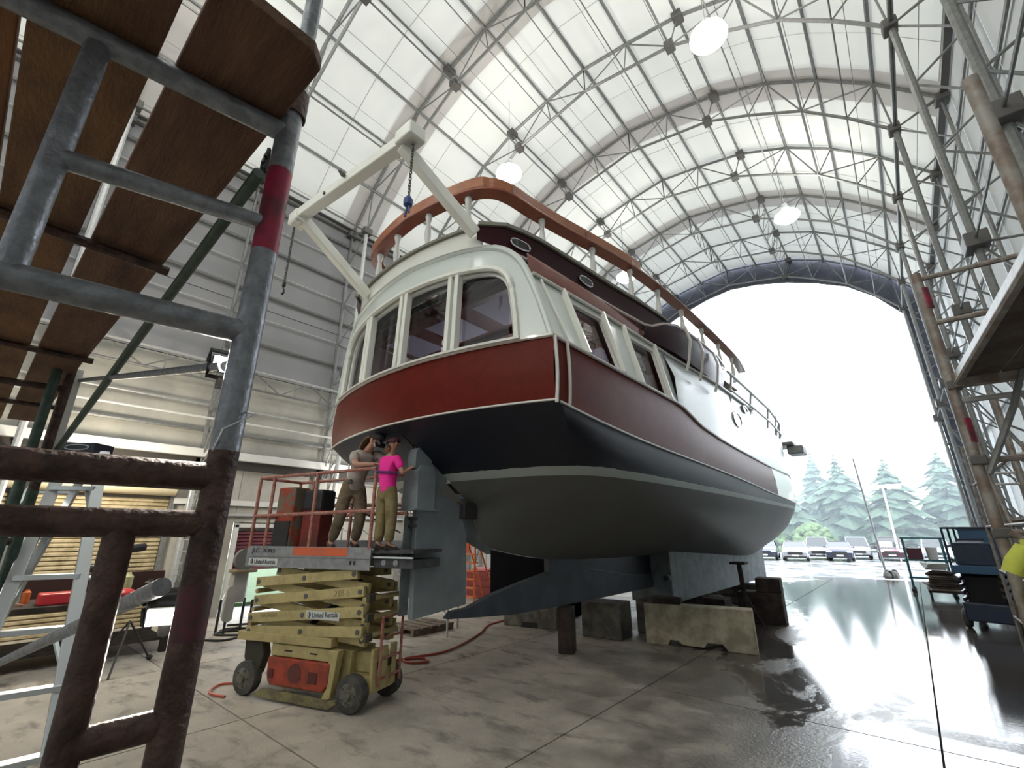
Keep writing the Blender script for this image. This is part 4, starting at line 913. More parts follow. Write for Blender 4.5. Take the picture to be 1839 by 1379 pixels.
def person(label, loc, fw, J, k, shirt, trousers, hair, cap, trouser_r=1.0, extra=None):
    """J: joint positions (world units) ; k: body scale"""
    t = T('person', label, 'person', loc)
    hv = Vector(J['head']); nk = Vector(J['neck']); ch = Vector(J['chest']); wa = Vector(J['waist']); pe = Vector(J['pelvis'])
    N = []; E = []
    def n(p, r): N.append((p[0], p[1], p[2], r)); return len(N)-1
    def e(a, b): E.append((a, b))
    ip = n(pe, .095*k); iw = n(wa, .088*k); ic = n(ch, .10*k); ink_ = n(nk, .045*k); e(ip, iw); e(iw, ic); e(ic, ink_)
    ih0 = n(nk.lerp(hv, .55), .05*k); ih = n(hv, (.068*k, .08*k)); iht = n(hv+(hv-nk).normalized()*.055*k, (.06*k, .068*k)); e(ink_, ih0); e(ih0, ih); e(ih, iht)
    hands = []
    for s in ('l', 'r'):
        sh, el, wr_, ha = (Vector(J[s+q]) for q in ('sh', 'el', 'wr', 'ha'))
        a = n(sh, .052*k); b = n(el, .036*k); c = n(wr_, .024*k); d = n(wr_.lerp(ha, .5), .032*k); e(ic, a); e(a, b); e(b, c); e(c, d)
        hands.append((wr_, ha, d))
        hp, kn_, an, to = (Vector(J[s+q]) for q in ('hp', 'kn', 'an', 'to'))
        a = n(hp, .080*k); b = n(kn_, .054*k); c = n(an, .036*k); d2 = n(to, .03*k); e(ip, a); e(a, b); e(b, c); e(c, d2)
    for wr_, ha, d in hands:     # fingers grow out of the palm
        dr = (ha-wr_).normalized(); sd = dr.cross(Vector((0, 0, 1))).normalized(); pl = wr_.lerp(ha, .55)
        for q, ln in ((-.024, .055), (-.008, .064), (.008, .060), (.024, .048)):
            b0 = pl+sd*q*k; b1 = b0+dr*ln*.55*k; b2 = b1+(dr*.7+Vector((0, 0, -.7)))*ln*.5*k
            i0 = n(b0, .010*k); i1 = n(b1, .009*k); i2 = n(b2, .0075*k); e(d, i0); e(i0, i1); e(i1, i2)
        th0 = wr_.lerp(ha, .35)+sd*.028*k; th1 = th0+(dr*.6+sd*.7)*.035*k; i0 = n(th0, .011*k); i1 = n(th1, .009*k); e(d, i0); e(i0, i1)
    skin_mesh('body', N, E, M_skin, t)
    # shirt
    N2 = [(*pe.lerp(wa, -.35), .112*k), (*pe.lerp(wa, -.1), .118*k), (*wa, .110*k), (*ch, .118*k), (*ch.lerp(nk, .55), .080*k)]; E2 = [(0, 1), (1, 2), (2, 3), (3, 4)]
    for s in ('l', 'r'):
        sh, el = Vector(J[s+'sh']), Vector(J[s+'el']); i = len(N2)
        N2 += [(*sh, .068*k), (*sh.lerp(el, .75), .058*k)]; E2 += [(3, i), (i, i+1)]
    skin_mesh('shirt', N2, E2, shirt, t)
    q = trouser_r
    N3 = [(*pe.lerp(wa, 1.1), .104*k), (*pe, .112*k)]; E3 = [(0, 1)]
    for s in ('l', 'r'):
        hp, kn_, an = Vector(J[s+'hp']), Vector(J[s+'kn']), Vector(J[s+'an']); i = len(N3)
        N3 += [(*hp, .092*k*q), (*hp.lerp(kn_, .5), .082*k*q), (*kn_, .068*k*q), (*kn_.lerp(an, .5), .064*k*q), (*kn_.lerp(an, .93), .062*k*q)]; E3 += [(1, i), (i, i+1), (i+1, i+2), (i+2, i+3), (i+3, i+4)]
        to = Vector(J[s+'to']); d = (to-an).normalized(); ft = Vector((an.x, an.y, loc[2]+.03*k))
        MB().path([tuple(ft-d*.04*k), tuple(ft+d*.05*k), tuple(ft+d*.14*k)], [.040*k, .042*k, .032*k], 8).put('boot', mat('dark_boot', (.03, .022, .018), .7), t, smooth=True)
    skin_mesh('trousers', N3, E3, trousers, t)
    fwv = Vector(fw).normalized(); upv = (hv-nk).normalized(); sdv = fwv.cross(upv).normalized()
    def hl(a, b, c): return tuple(hv+fwv*a*k+sdv*b*k+upv*c*k)
    # face
    MB().path([hl(.072, 0, .02), hl(.092, 0, -.005), hl(.076, 0, -.014)], [.008*k, .012*k, .010*k], 6).put('nose', M_skin, t, smooth=True)
    for sg in (-1, 1):
        MB().sphere(hl(.066, sg*.026, .015), .010*k, 8, 6).put('eye', mat('eye_white', (.7, .7, .68), .3), t, smooth=True)
        MB().sphere(hl(0, sg*.074, 0), .018*k, 8, 6, (1, .5, 1.5)).put('ear', M_skin, t, smooth=True)
    MB().path([hl(.070, -.02, -.038), hl(.076, 0, -.040), hl(.070, .02, -.038)], .005*k, 5).put('mouth', mat('lips', (.35, .12, .10), .5), t, smooth=True)
    # cap: crown and brim
    rows = []
    for i in range(6):
        a = i/5*R(88); rows.append([hl(-.006+.094*math.cos(a)*math.cos(p), .084*math.cos(a)*math.sin(p), .028+.075*math.sin(a)) for p in [2*math.pi*j/16 for j in range(16)]])
    MB().grid(rows, True).put('cap', cap, t, smooth=True)
    return t, hl, k
Y_ = lambda a, b: a+(b-a)
# man: long brown hair, pale T-shirt, brown work trousers, leaning right to work on the counter
J = dict(pelvis=(-5.74, 3.44, 2.50), waist=(-5.70, 3.44, 2.62), chest=(-5.58, 3.44, 2.86), neck=(-5.46, 3.45, 3.02), head=(-5.345, 3.46, 3.10),
         lsh=(-5.50, 3.62, 2.93), lel=(-5.32, 3.66, 2.80), lwr=(-5.14, 3.58, 2.86), lha=(-5.06, 3.56, 2.90),
         rsh=(-5.58, 3.28, 2.90), rel=(-5.36, 3.20, 2.74), rwr=(-5.14, 3.32, 2.74), rha=(-5.06, 3.36, 2.74),
         lhp=(-5.70, 3.53, 2.44), lkn=(-5.70, 3.55, 2.06), lan=(-5.80, 3.56, 1.77), lto=(-5.68, 3.53, 1.73),
         rhp=(-5.80, 3.35, 2.44), rkn=(-5.86, 3.34, 2.06), ran=(-6.02, 3.34, 1.77), rto=(-5.90, 3.31, 1.73))
M_tee = mat('pale_tee', (.40, .35, .31), .85, col2=(.30, .25, .225), scale=7, bump=.6, bscale=9)
M_wtr = mat('brown_work_trousers', (.13, .095, .06), .9, col2=(.20, .15, .10), scale=9, bump=.8, bscale=12, detail=6)
M_olv = mat('olive_work_trousers', (.17, .13, .055), .9, col2=(.25, .20, .10), scale=9, bump=.8, bscale=12, detail=6)
M_pink = mat('hot_pink_tee', (.85, .02, .30), .8, bump=.6, bscale=9)
M_hair = mat('brown_hair', (.07, .035, .018), .6, col2=(.12, .06, .03), scale=30)
M_cap = mat('dark_cap', (.022, .018, .020), .8)
man, hl, k = person('person with long brown hair and pale T-shirt leaning to the right on the lift', (-5.85, 3.44, 1.72), (.80, .10, -.35), J, 1.12, M_tee, M_wtr, M_hair, M_cap, 1.05)
for i in range(9):
    b = -.07+.0175*i
    MB().path([hl(-.05, b, .03), hl(-.095, b*1.1, -.03), hl(-.075, b*1.1, -.12), hl(-.03, b*1.0, -.21-.02*(i % 3))], [.022, .024, .022, .008], 6).put('hair_lock', M_hair, man, smooth=True)
MB().path([hl(.06, 0, -.01), hl(.10, 0, -.03), hl(.135, 0, -.035)], [.05, .05, .035], 10).put('respirator', M_black, man, smooth=True)
for sg in (-1, 1): MB().lathe(hl(.10, sg*.04, -.04), [(.02, 0), (.034, .01), (.034, .035)], 10, tuple(Vector(hl(.1, sg*.1, -.06))-Vector(hl(.1, sg*.04, -.04)))).put('respirator_filter', M_black, man)
MB().sphere((-5.66, 3.32, 2.56), .03, 8, 6).sphere((-5.62, 3.31, 2.54), .02, 6, 5).put('key_bunch', M_chain, man, smooth=True)
# person in pink
J = dict(pelvis=(-4.90, 3.40, 2.40), waist=(-4.91, 3.40, 2.50), chest=(-4.92, 3.41, 2.71), neck=(-4.92, 3.42, 2.86), head=(-4.915, 3.44, 2.985),
         lsh=(-5.03, 3.39, 2.80), lel=(-5.10, 3.46, 2.62), lwr=(-5.02, 3.60, 2.68), lha=(-4.97, 3.66, 2.70),
         rsh=(-4.81, 3.44, 2.80), rel=(-4.70, 3.46, 2.60), rwr=(-4.70, 3.55, 2.66), rha=(-4.70, 3.60, 2.70),
         lhp=(-4.97, 3.38, 2.34), lkn=(-4.97, 3.39, 2.02), lan=(-4.98, 3.38, 1.76), lto=(-4.95, 3.46, 1.73),
         rhp=(-4.84, 3.42, 2.34), rkn=(-4.83, 3.44, 2.02), ran=(-4.84, 3.43, 1.76), rto=(-4.80, 3.51, 1.73))
pk, hl, k = person('person in a hot pink T-shirt, dark red cap and olive trousers beside the rudder', (-4.9, 3.4, 1.705), (.15, .95, .1), J, .96, M_pink, M_olv, M_hair, mat('dark_red_cap', (.05, .012, .018), .8), 1.05)
MB().prism([hl(-.095, -.05, .035), hl(-.13, -.03, .02), hl(-.13, .03, .02), hl(-.095, .05, .035)], (0, 0, .008)).put('cap_brim', M_black, pk)
for i in range(5): MB().path([hl(-.07, -.04+.02*i, -.02), hl(-.08, -.045+.022*i, -.07), hl(-.06, -.04+.02*i, -.11)], [.016, .018, .006], 6).put('hair_lock', mat('ginger_hair', (.22, .10, .05), .6), pk, smooth=True)
MB().path([(-5.03, 3.30, 2.64), (-4.92, 3.285, 2.62), (-4.80, 3.33, 2.61), (-4.76, 3.42, 2.61)], .016, 6).put('waist_strap', mat('purple_strap', (.08, .02, .12), .7), pk, smooth=True)
# ================================================================== BLOCKS AND SHORING UNDER THE KEEL
br = T('concrete_barrier', 'buff concrete road barrier with forklift notches, under the right side of the keel', 'concrete barrier', (-3.2, 8.8, 0))
an_ = math.atan2(.35, 1.74)
pb = Vector((-4.09, 8.62, 0)); d_ = Vector((math.cos(an_), math.sin(an_), 0)); nn = Vector((-d_.y, d_.x, 0))
prof = [(0, 0), (.38, 0), (.42, .09), (.56, .09), (.62, .03), (.98, .02), (1.04, .10), (1.28, .10), (1.36, 0), (1.80, 0), (1.80, .66), (0, .66)]
MB().prism([tuple(pb+d_*a+Vector((0, 0, b))) for a, b in prof], tuple(nn*.34)).put('barrier_body', M_conc, br, bevel=.015)
MB().prism([tuple(pb+d_*a+nn*-.012+Vector((0, 0, b))) for a, b in [(1.66, .08), (1.78, .08), (1.78, .60), (1.66, .60)]], tuple(nn*.02)).put('barrier_rebate', M_conc, br)
def block(x, y, sx_, sy, h, rz_, label, m=M_concd, z=0, notch=False, cat='concrete block', group=None):
    t = T('concrete_block' if 'concrete' in cat else 'timber_block', label, cat, (x, y, z), rz_, group)
    MB().box((0, 0, h/2), (sx_, sy, h)).put('block_body', m, t, True, bevel=.02)
    if notch: MB().box((0, -sy/2+.02, .05), (sx_*.3, .06, .11)).put('lifting_notch', M_black, t, True)
    return t
block(-6.62, 8.6, 1.25, .5, .42, .2, 'pale concrete block on the floor left of the dark timber post', mat('pale_dirty_concrete', (.20, .185, .16), .9, col2=(.10, .09, .08), scale=3), notch=True)
block(-4.92, 8.7, .80, .6, .62, .12, 'dark stained concrete block right of the timber post', notch=False)
block(-4.38, 9.9, .5, 1.0, .60, 0, 'dark concrete block behind the buff barrier')
block(-4.85, 13.0, 1.6, .6, .36, 0, 'concrete block under the middle of the ballast keel')
block(-4.85, 17.0, 1.6, .6, .36, 0, 'concrete block under the forward ballast keel')
block(-4.82, 7.15, .26, .3, .70, .4, 'dark brown timber post standing under the skeg', M_timber, cat='timber')
block(-2.95, 12.3, .9, .55, .62, .1, 'dark timber crib beyond the barrier, nearer the camera', M_timber, cat='timber')
block(-2.75, 12.35, .5, .5, .30, .1, 'dark timber block lying on the crib beyond the barrier', M_timber, z=.62, cat='timber')
block(-3.6, 11.2, .5, .5, .55, .0, 'blackened timber stack beside the forward keel', M_timber, cat='timber')
block(-3.2, 9.6, .7, .25, .12, .1, 'grey timber wedge lying behind the barrier top', M_timber, z=0, cat='timber')
block(-3.75, 8.92, .5, .26, .10, .19, 'dark wooden pad on top of the buff barrier', M_timber, z=.66, cat='timber')
jk = T('boat_stand', 'slim dark steel jack stand beyond the right end of the barrier', 'stand', (-3.0, 11.3, 0))
MB().tube((-3.0, 11.3, 0), (-3.05, 11.3, 1.25), .05, 8).tube((-3.3, 11.2, 0), (-3.0, 11.3, .6), .03, 6).tube((-2.8, 11.6, 0), (-3.0, 11.3, .6), .03, 6).put('stand_leg', M_timber, jk)
MB().box((-3.05, 11.3, 1.27), (.3, .3, .05)).put('stand_pad', M_timber, jk)
# near-black plate put in to close the see-through gap over the skeg
MB().prism([(X0-.03, y, z) for y, z in [(6.66, 1.5), (7.96, 1.24), (9.5, 1.05), (10.75, .98), (10.75, 1.6), (6.66, 1.6)]], (.06, 0, 0)).put('dark_gap_plate', M_navy, boat)
# far side: black tarp screen, orange stair, red chest
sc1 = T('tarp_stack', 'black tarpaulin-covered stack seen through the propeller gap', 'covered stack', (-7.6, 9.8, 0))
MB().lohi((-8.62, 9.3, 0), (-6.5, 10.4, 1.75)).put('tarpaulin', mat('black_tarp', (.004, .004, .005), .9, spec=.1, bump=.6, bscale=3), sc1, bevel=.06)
os_ = T('rolling_ladder', 'orange rolling stair ladder between the rudder and the black stack', 'ladder', (-9.76, 9.8, 0))
for x in (-9.97, -9.55):
    MB().tube((x, 9.7, 0), (x, 9.7, 1.8), .028, 8).put('ladder_upright', M_orange, os_, smooth=True)
    MB().tube((x, 10.6, 0), (x, 9.8, 1.7), .028, 8).put('ladder_upright', M_orange, os_, smooth=True)
for i in range(8): MB().lohi((-9.97, 9.66, .2+.22*i), (-9.55, 9.84, .23+.22*i)).put('ladder_step', M_orange, os_)
MB().lohi((-10.1, 9.64, 1.35), (-9.75, 9.66, 1.7)).put('ladder_sign_panel', mat('orange_red_panel', (.45, .07, .02), .6), os_)
rc = T('tool_chest', 'red tool chest with a pink cloth on it behind the orange ladder', 'tool chest', (-10.0, 11.0, 0))
MB().lohi((-11.0, 10.8, 0), (-9.8, 11.4, .75)).put('chest_body', mat('chest_red', (.22, .03, .03), .5), rc, bevel=.03)
for i in range(3): MB().lohi((-10.9, 10.78, .17+.19*i), (-9.9, 10.8, .33+.19*i)).put('drawer', MATS['chest_red'], rc)
MB().lohi((-10.85, 10.85, .75), (-10.2, 11.3, .86)).put('pink_cloth', mat('pink_cloth', (.55, .2, .2), .9), rc, bevel=.05)
plt = T('pallet', 'low wooden pallet on the floor behind the rudder', 'pallet', (-8.1, 6.7, 0))
for i in range(5): MB().lohi((-8.6, 6.2+.22*i, .10), (-7.7, 6.36+.22*i, .13)).put('pallet_board', M_ply, plt)
for x in (-8.55, -8.15, -7.75): MB().lohi((x-.04, 6.2, 0), (x+.04, 7.24, .10)).put('pallet_bearer', M_ply, plt)
# hose
hs = MB().path(catmull([(-6.6, 4.6, .02), (-6.5, 5.05, .02), (-6.3, 5.3, .02), (-6.1, 5.2, .02), (-6.25, 5.0, .02), (-6.5, 5.1, .02), (-6.35, 5.7, .02), (-6.5, 6.3, .02), (-6.9, 7.2, .02), (-7.4, 8.1, .02), (-7.4, 9.4, .02)], 6), .018, 6).put('air_hose', M_hose, smooth=True)
tag(hs, 'orange-red hose looping on the floor right of the lift and running under the boat', 'hose')
hs = MB().path(catmull([(-6.75, 2.62, .02), (-7.05, 2.55, .02), (-7.3, 2.75, .02), (-7.1, 3.0, .05), (-6.9, 3.1, .3)], 6), .015, 6).put('air_hose', M_hose, smooth=True)
tag(hs, 'short orange-red hose curling behind the left front wheel of the lift', 'hose')
# ================================================================== LEFT FOREGROUND SCAFFOLD
sa, ca = math.sin(R(40.174)), math.cos(R(40.174))
K = 1.25
def SC(s, z): 
    r = (-.448-.77*s)*K; d = (.70-.637*s)*K
    return (r*ca-d*sa, r*sa+d*ca, max(0, EYE+(z-EYE)*K))
sf = T('scaffolding', 'rusty scaffold end frame close to the camera at the left', 'scaffold', SC(0, .38))
def sb(s0, z0, s1, z1, r, m, name='frame_tube'):
    return MB().tube(SC(s0, z0), SC(s1, z1), r, 14).put(name, m, sf, smooth=True)
MB().tube(SC(0, .38), SC(0, 1.76), .0265, 16).put('upright', M_scafr, sf, smooth=True)
MB().tube(SC(0, 1.76), SC(0, 1.83), .0268, 16).put('upright', mat('faded_crimson', (.085, .014, .024), .6, col2=(.04, .02, .02), scale=15), sf, smooth=True, label='red painted length of upright')
MB().tube(SC(0, 1.83), SC(0, 2.02), .0265, 16).put('upright', M_scafr, sf, smooth=True)
MB().tube(SC(0, 2.02), SC(0, 2.42), .0265, 16).put('upright', M_scafg, sf, smooth=True)
MB().tube(SC(0, 2.38), SC(0, 2.56), .0268, 16).put('upright', M_scafred, sf, smooth=True, label='red painted length of upright')
MB().tube(SC(0, 2.55), SC(0, 2.80), .0265, 16).put('upright', M_scafg, sf, smooth=True)
MB().tube(SC(0, 2.70), SC(0, 2.76), .033, 16).put('coupling_collar', M_scafr, sf, smooth=True)
MB().tube(SC(0, 2.76), SC(0, 4.2), .021, 16).put('upper_upright', M_scafg, sf, smooth=True)
MB().tube(SC(.72, .38), SC(.72, 4.2), .0265, 14).put('upright', M_scafg, sf, smooth=True)
sb(0, 2.655, .72, 2.655, .024, M_scafg, 'header_tube'); sb(0, 2.44, .283, 2.42, .019, M_scafg, 'rung'); sb(0, 2.222, .72, 2.222, .025, M_scafg, 'rung')
sb(.283, 2.222, .283, 2.64, .021, M_scafg, 'inner_upright')
sb(0, 1.98, .72, 1.985, .026, M_scafr, 'rung'); sb(0, 1.912, .72, 1.918, .024, M_scafr, 'rung')
sb(.10, 1.40, .10, 1.912, .022, M_scafr, 'inner_upright'); sb(0, 1.665, .10, 1.660, .022, M_scafr, 'rung'); sb(0, 1.40, .72, 1.40, .024, M_scafr, 'rung')
sb(.62, 1.40, .62, 1.912, .022, M_scafr, 'inner_upright'); sb(.72, 1.665, .62, 1.660, .022, M_scafr, 'rung')
MB().path([SC(0, 2.09), tuple(Vector(SC(0, 2.08))+Vector((.03, .03, 0))), tuple(Vector(SC(0, 2.05))+Vector((.035, -.02, 0))), SC(.02, 2.0)], .0018, 5).put('tie_wire', M_alu, sf)
# second frame further along the planks
s2 = T('scaffolding', 'green and rust scaffold frame under the far end of the brown planks', 'scaffold', (-4.1, .24, 0))
for x, y, m in ((-4.10, .27, M_scafr), (-4.18, -.50, M_scafgr), (-4.02, .20, M_scafgr)):
    MB().tube((x, y, 0), (x, y, 2.15), .028, 12).put('upright', M_scafgr, s2, smooth=True)
    MB().tube((x, y, 2.1), (x, y, 3.05), .026, 12).put('upright', m, s2, smooth=True)
for z in (2.80, 2.3, 1.85, 1.2): MB().tube((-4.10, .27, z), (-4.18, -.50, z), .022, 10).put('rung', M_scafr, s2, smooth=True)
MB().lohi((-4.13, .29, 2.3), (-4.10, .33, 2.95)).put('tape_strip', M_white, s2)
# cross braces
def loose(name, label, cat, p0, p1, r, m, n=10):
    o = MB().tube(p0, p1, r, n).put(name, m, smooth=True); return tag(o, label, cat)
loose('cross_brace', 'green diagonal brace rising to the near scaffold upright', 'brace', (-1.2, .32, 2.86), (-4.2, .32, 2.40), .017, M_scafgr)
loose('cross_brace', 'thin grey-green brace carrying the lit work lamp', 'brace', (-1.15, .325, 2.27), (-4.3, .325, 2.92), .013, M_scafg)
loose('cross_brace', 'grey diagonal brace carrying the lower work lamp across the ladder', 'brace', (-1.25, .32, 1.79), (-4.3, .32, 1.14), .019, M_scafg)
loose('cross_brace', 'pale tube slanting down at the lower left corner', 'brace', (-1.35, -.18, 1.86), (-1.06, .07, 1.10), .020, M_steelw)
# planks overhead
rows_ = [('A', .075, .285, -.765, 0), ('B', -.145, .045, -.70, 1), ('C', -.345, -.155, -.65, 2), ('D', -.56, -.355, -.6, 3)]
lbl = ['brown scaffold plank overhead, nearest the boat, with a square clipped end', 'brown scaffold plank overhead, second from the boat side', 'orange-brown scaffold plank overhead, third from the boat side', 'scaffold plank overhead farthest left']
far_ = ['far-bay brown plank above the second scaffold frame, nearest the boat', 'far-bay brown plank, second from the boat side', 'far-bay brown plank, third from the boat side', 'far-bay brown plank farthest left']
M_woodo = mat('orange_plank', (.22, .09, .028), .8, col2=(.12, .05, .02), scale=3, stretch=(.5, 2, 2), bump=.3)
for nm, y0, y1, xs0, i in rows_:
    m = [M_wood, M_wood2, M_woodo, M_woodo][i]
    o = MB().prism([(xs0, y0, 2.868), (xs0, y1-.03, 2.868), (xs0-.03, y1, 2.868), (-3.5-.1*i, y1-.01, 2.868), (-3.5-.1*i, y0-.005, 2.868)], (0, 0, .034)).put('scaffold_plank', m, bevel=.004)
    tag(o, lbl[i], 'plank', 'brown planks overhead')
    o = MB().prism([(-3.35-.1*i, y0+.0, 2.905), (-3.35-.1*i, y1-.005, 2.905), (-6.2-.05*i, y1+.01, 2.905), (-6.2-.05*i, y0+.015, 2.905)], (0, 0, .034)).put('scaffold_plank', M_wood2 if i % 2 else M_wood, bevel=.004)
    tag(o, far_[i], 'plank', 'brown planks overhead')
for x, nm in ((-1.95, 'nearest'), (-3.42, 'middle'), (-5.0, 'farthest')):
    o = MB().tube((x, -.7, 2.845), (x-.02, .30, 2.845), .018, 8).put('plank_bearer', M_scafr, smooth=True); tag(o, 'thin rusty bearer tube crossing under the planks, %s of three' % nm, 'bearer')
# work lights
def worklight(label, p, aim, on=True, sc_=1):
    t = T('work_light', label, 'work light', p); a = Vector(aim).normalized(); sd = a.cross(Vector((0, 0, 1))).normalized(); u = sd.cross(a)
    P = Vector(p); 
    def q(x, y, z): return tuple(P+sd*x*sc_+u*y*sc_+a*z*sc_)
    MB().prism([q(-.05, -.035, -.03), q(.05, -.035, -.03), q(.05, .035, -.03), q(-.05, .035, -.03)], tuple(a*.055*sc_)).put('housing', M_black, t, bevel=.006)
    MB().prism([q(-.045, -.03, .026), q(.045, -.03, .026), q(.045, .03, .026), q(-.045, .03, .026)], tuple(a*.004*sc_)).put('lens', M_work if on else M_glassd, t)
    MB().path([q(-.058, 0, -.02), q(-.058, .05, -.02), q(.058, .05, -.02), q(.058, 0, -.02)], .006, 5).put('guard_loop', M_black, t)
    MB().path([q(-.055, -.0, 0), q(-.055, -.055, 0), q(.055, -.055, 0), q(.055, 0, 0)], .006, 5).put('bracket', M_black, t)
    MB().tube(q(0, -.055, 0), q(0, -.10, 0), .012, 8).put('clamp', M_steeld, t)
    if on:
        l = bpy.data.lights.new('work_light_beam', 'SPOT'); l.energy = 40; l.spot_size = R(120); l.spot_blend = .5; l.shadow_soft_size = .05; l.color = (1, .93, .82)
        o = bpy.data.objects.new('work_light_beam', l); C.objects.link(o); o.location = tuple((P+a*.07*sc_)*S); o.rotation_euler = a.to_track_quat('-Z', 'Y').to_euler()
    return t
worklight('lit square work lamp clamped to the thin grey-green brace', (-1.235, .347, 2.30), (.55, -.1, -.15), True, .62)
worklight('lit work lamp with black guard low on the diagonal brace', (-1.34, .365, 1.735), (.7, -.2, -.68), True, .8)
worklight('unlit dark work lamp on top of the green brace', (-1.24, .35, 2.93), (.3, 1, -.2), False, .6)
lamp('left_fill_light', (-11.6, 1.6, 3.2), 300, (1, .9, .72), .3); lamp('left_fill_light', (-11.8, 7.5, 3.3), 150, (1, .95, .88), .3)  # added fill without fixtures, warms and brightens the left floor
# ================================================================== STEP LADDER
def atd(u, v, d):
    x = (u-919.5)/810; y = (689.5-v)/810; f = .94972-y*.31308; up = .31308+y*.94972; r = x*d/f
    return (r*ca-d*sa, r*sa+d*ca, EYE+up*d/f)
def toz(p, q, z): t = (z-p[2])/(q[2]-p[2]); return lerp(p, q, t)
ld = T('step_ladder', 'tall aluminium step ladder with a dark sign on its top cap', 'ladder', toz(atd(185, 812, 3.25), atd(100, 1290, 2.75), 0))
rt0, rb0 = atd(186, 812, 3.25), atd(100, 1290, 2.75); lt0, lb0 = atd(124, 812, 3.25), atd(0, 1100, 2.75)
rb = toz(rt0, rb0, .02); lb = toz(lt0, lb0, .02)
for a, b in ((rt0, rb), (lt0, lb)): MB().beam(a, b, .065, .03).put('front_rail', M_alu, ld, bevel=.003)
ztop = rt0[2]; nst = 9
for i in range(1, nst):
    z = ztop-(ztop-.05)*i/nst; p, q = toz(rt0, rb, z), toz(lt0, lb, z)
    MB().beam(p, q, .075, .028).put('step', M_alu, ld, bevel=.003)
bk = Vector((-.55, -.62, 0))
rr0 = tuple(Vector(rt0)+bk*.05); rrb = tuple(Vector((rb[0], rb[1], .02))+bk*1.0); lr0 = tuple(Vector(lt0)+bk*.05); lrb = tuple(Vector((lb[0], lb[1], .02))+bk*1.0)
for a, b in ((rr0, rrb), (lr0, lrb)): MB().beam(a, b, .04, .025).put('rear_rail', M_alu, ld)
for i in range(1, 8):
    z = ztop-(ztop-.1)*i/8; MB().beam(toz(rr0, rrb, z), toz(lr0, lrb, z), .02, .015).put('rear_rung', M_alu, ld)
tc_ = MB().beam(tuple(Vector(rt0)+Vector((0, 0, .02))), tuple(Vector(lt0)+Vector((0, 0, .02))), .16, .07).put('top_cap', mat('dark_blue_cap', (.02, .028, .045), .5), ld, bevel=.006)
md = (Vector(rt0)+Vector(lt0))/2; nrm = Vector((sa, -ca, 0))
MB().path([tuple(md+Vector((0, 0, .022))+nrm*.084+Vector((ca, sa, 0))*.085*math.cos(a)+Vector((0, 0, .019*math.sin(a)))) for a in [2*math.pi*i/20 for i in range(20)]], .004, 5, closed=True).put('oval_emblem', decal, ld)
for i in (1, 4, 6):
    z = ztop-(ztop-.05)*i/nst; p = toz(rt0, rb, z); q = toz(rt0, rb, z-.22); c = lerp(p, toz(lt0, lb, z), .25); MB().beam(q, c, .02, .012).put('step_brace', M_alu, ld)
# ================================================================== LEFT WORK AREA
M_hv_ = mat('jug_plastic', (.5, .48, .25), .5)
bench = T('work_bench', 'dark cluttered steel work bench in front of the tan roller door', 'bench', (-10.4, 2.0, 0))
MB().lohi((-11.4, .6, .78), (-10.0, 2.9, .86)).put('bench_top', M_timber, bench, bevel=.01)
for x, y in ((-11.3, .7), (-10.1, .7), (-11.3, 2.8), (-10.1, 2.8)): MB().lohi((x-.06, y-.06, 0), (x+.06, y+.06, .78)).put('leg', M_timber, bench)
MB().lohi((-11.3, .7, .18), (-10.1, 2.8, .22)).put('lower_shelf', M_timber, bench)
MB().lohi((-11.4, .65, .86), (-11.3, 2.9, 1.2)).put('back_board', mat('dark_red_board', (.05, .018, .014), .7), bench)
def small(name, label, cat, mb, m, **k): o = mb.put(name, m, **k); return tag(o, label, cat)
small('tool_tray', 'red plastic tray on the work bench beside the scaffold tube', 'tray', MB().lohi((-10.5, 1.1, .86), (-10.15, 1.5, 1.02)), mat('red_plastic', (.55, .03, .04), .4), bevel=.02)
small('tool_bag', 'crumpled red bag on the bench near the lower work lamp', 'bag', MB().sphere((-10.4, 2.15, .93), .16, 10, 7, (1.3, 1, .5)), MATS['red_plastic'], smooth=True)
small('steel_plate', 'bright flat steel sheet lying on the bench end', 'sheet', MB().lohi((-10.6, 2.5, .875), (-10.05, 3.15, .89)), M_alu)
for i, (x, y, h, r, m, nm, lb_) in enumerate([(-10.9, .9, .28, .06, M_alu, 'can', 'silver can at the left end of the work bench'), (-10.7, 1.0, .2, .05, M_orange, 'can', 'small orange can beside the silver can on the bench'), (-11.1, 2.3, .35, .08, M_hv_, 'jug', 'yellowish plastic jug at the back of the bench'), (-10.9, 2.6, .22, .09, M_black, 'can', 'squat black can near the bright steel sheet')]):
    tag(MB().lathe((x, y, .86), [(r*.95, 0), (r, .02), (r, h*.8), (r*.5, h*.92), (r*.45, h)], 12).put(nm, m, smooth=35), lb_, nm)
vs = T('bench_vise', 'black bench vise with chrome jaws on the bench edge', 'vise', (-10.3, 1.75, .86))
MB().lohi((-10.45, 1.6, .86), (-10.15, 1.9, .98)).lohi((-10.38, 1.66, .98), (-10.22, 1.84, 1.25)).put('vise_body', M_black, vs, bevel=.02)
MB().tube((-10.5, 1.75, 1.15), (-9.95, 1.75, 1.15), .035, 8).put('vise_screw', M_chain, vs, smooth=True)
MB().lathe((-10.25, 1.6, 1.35), [(.05, 0), (.07, .05), (.07, .28), (.05, .33)], 10, (0, 1, 0)).put('motor', M_black, vs, smooth=True)
for i in range(3): MB().sphere((-10.15, 1.62+.13*i, 1.22+.02*i), .045, 8, 6).put('chrome_knob', M_alu, vs, smooth=True)
MB().tube((-10.3, 1.7, 1.58), (-10.5, 2.3, 1.66), .07, 10).put('black_hood', M_black, vs, smooth=True)
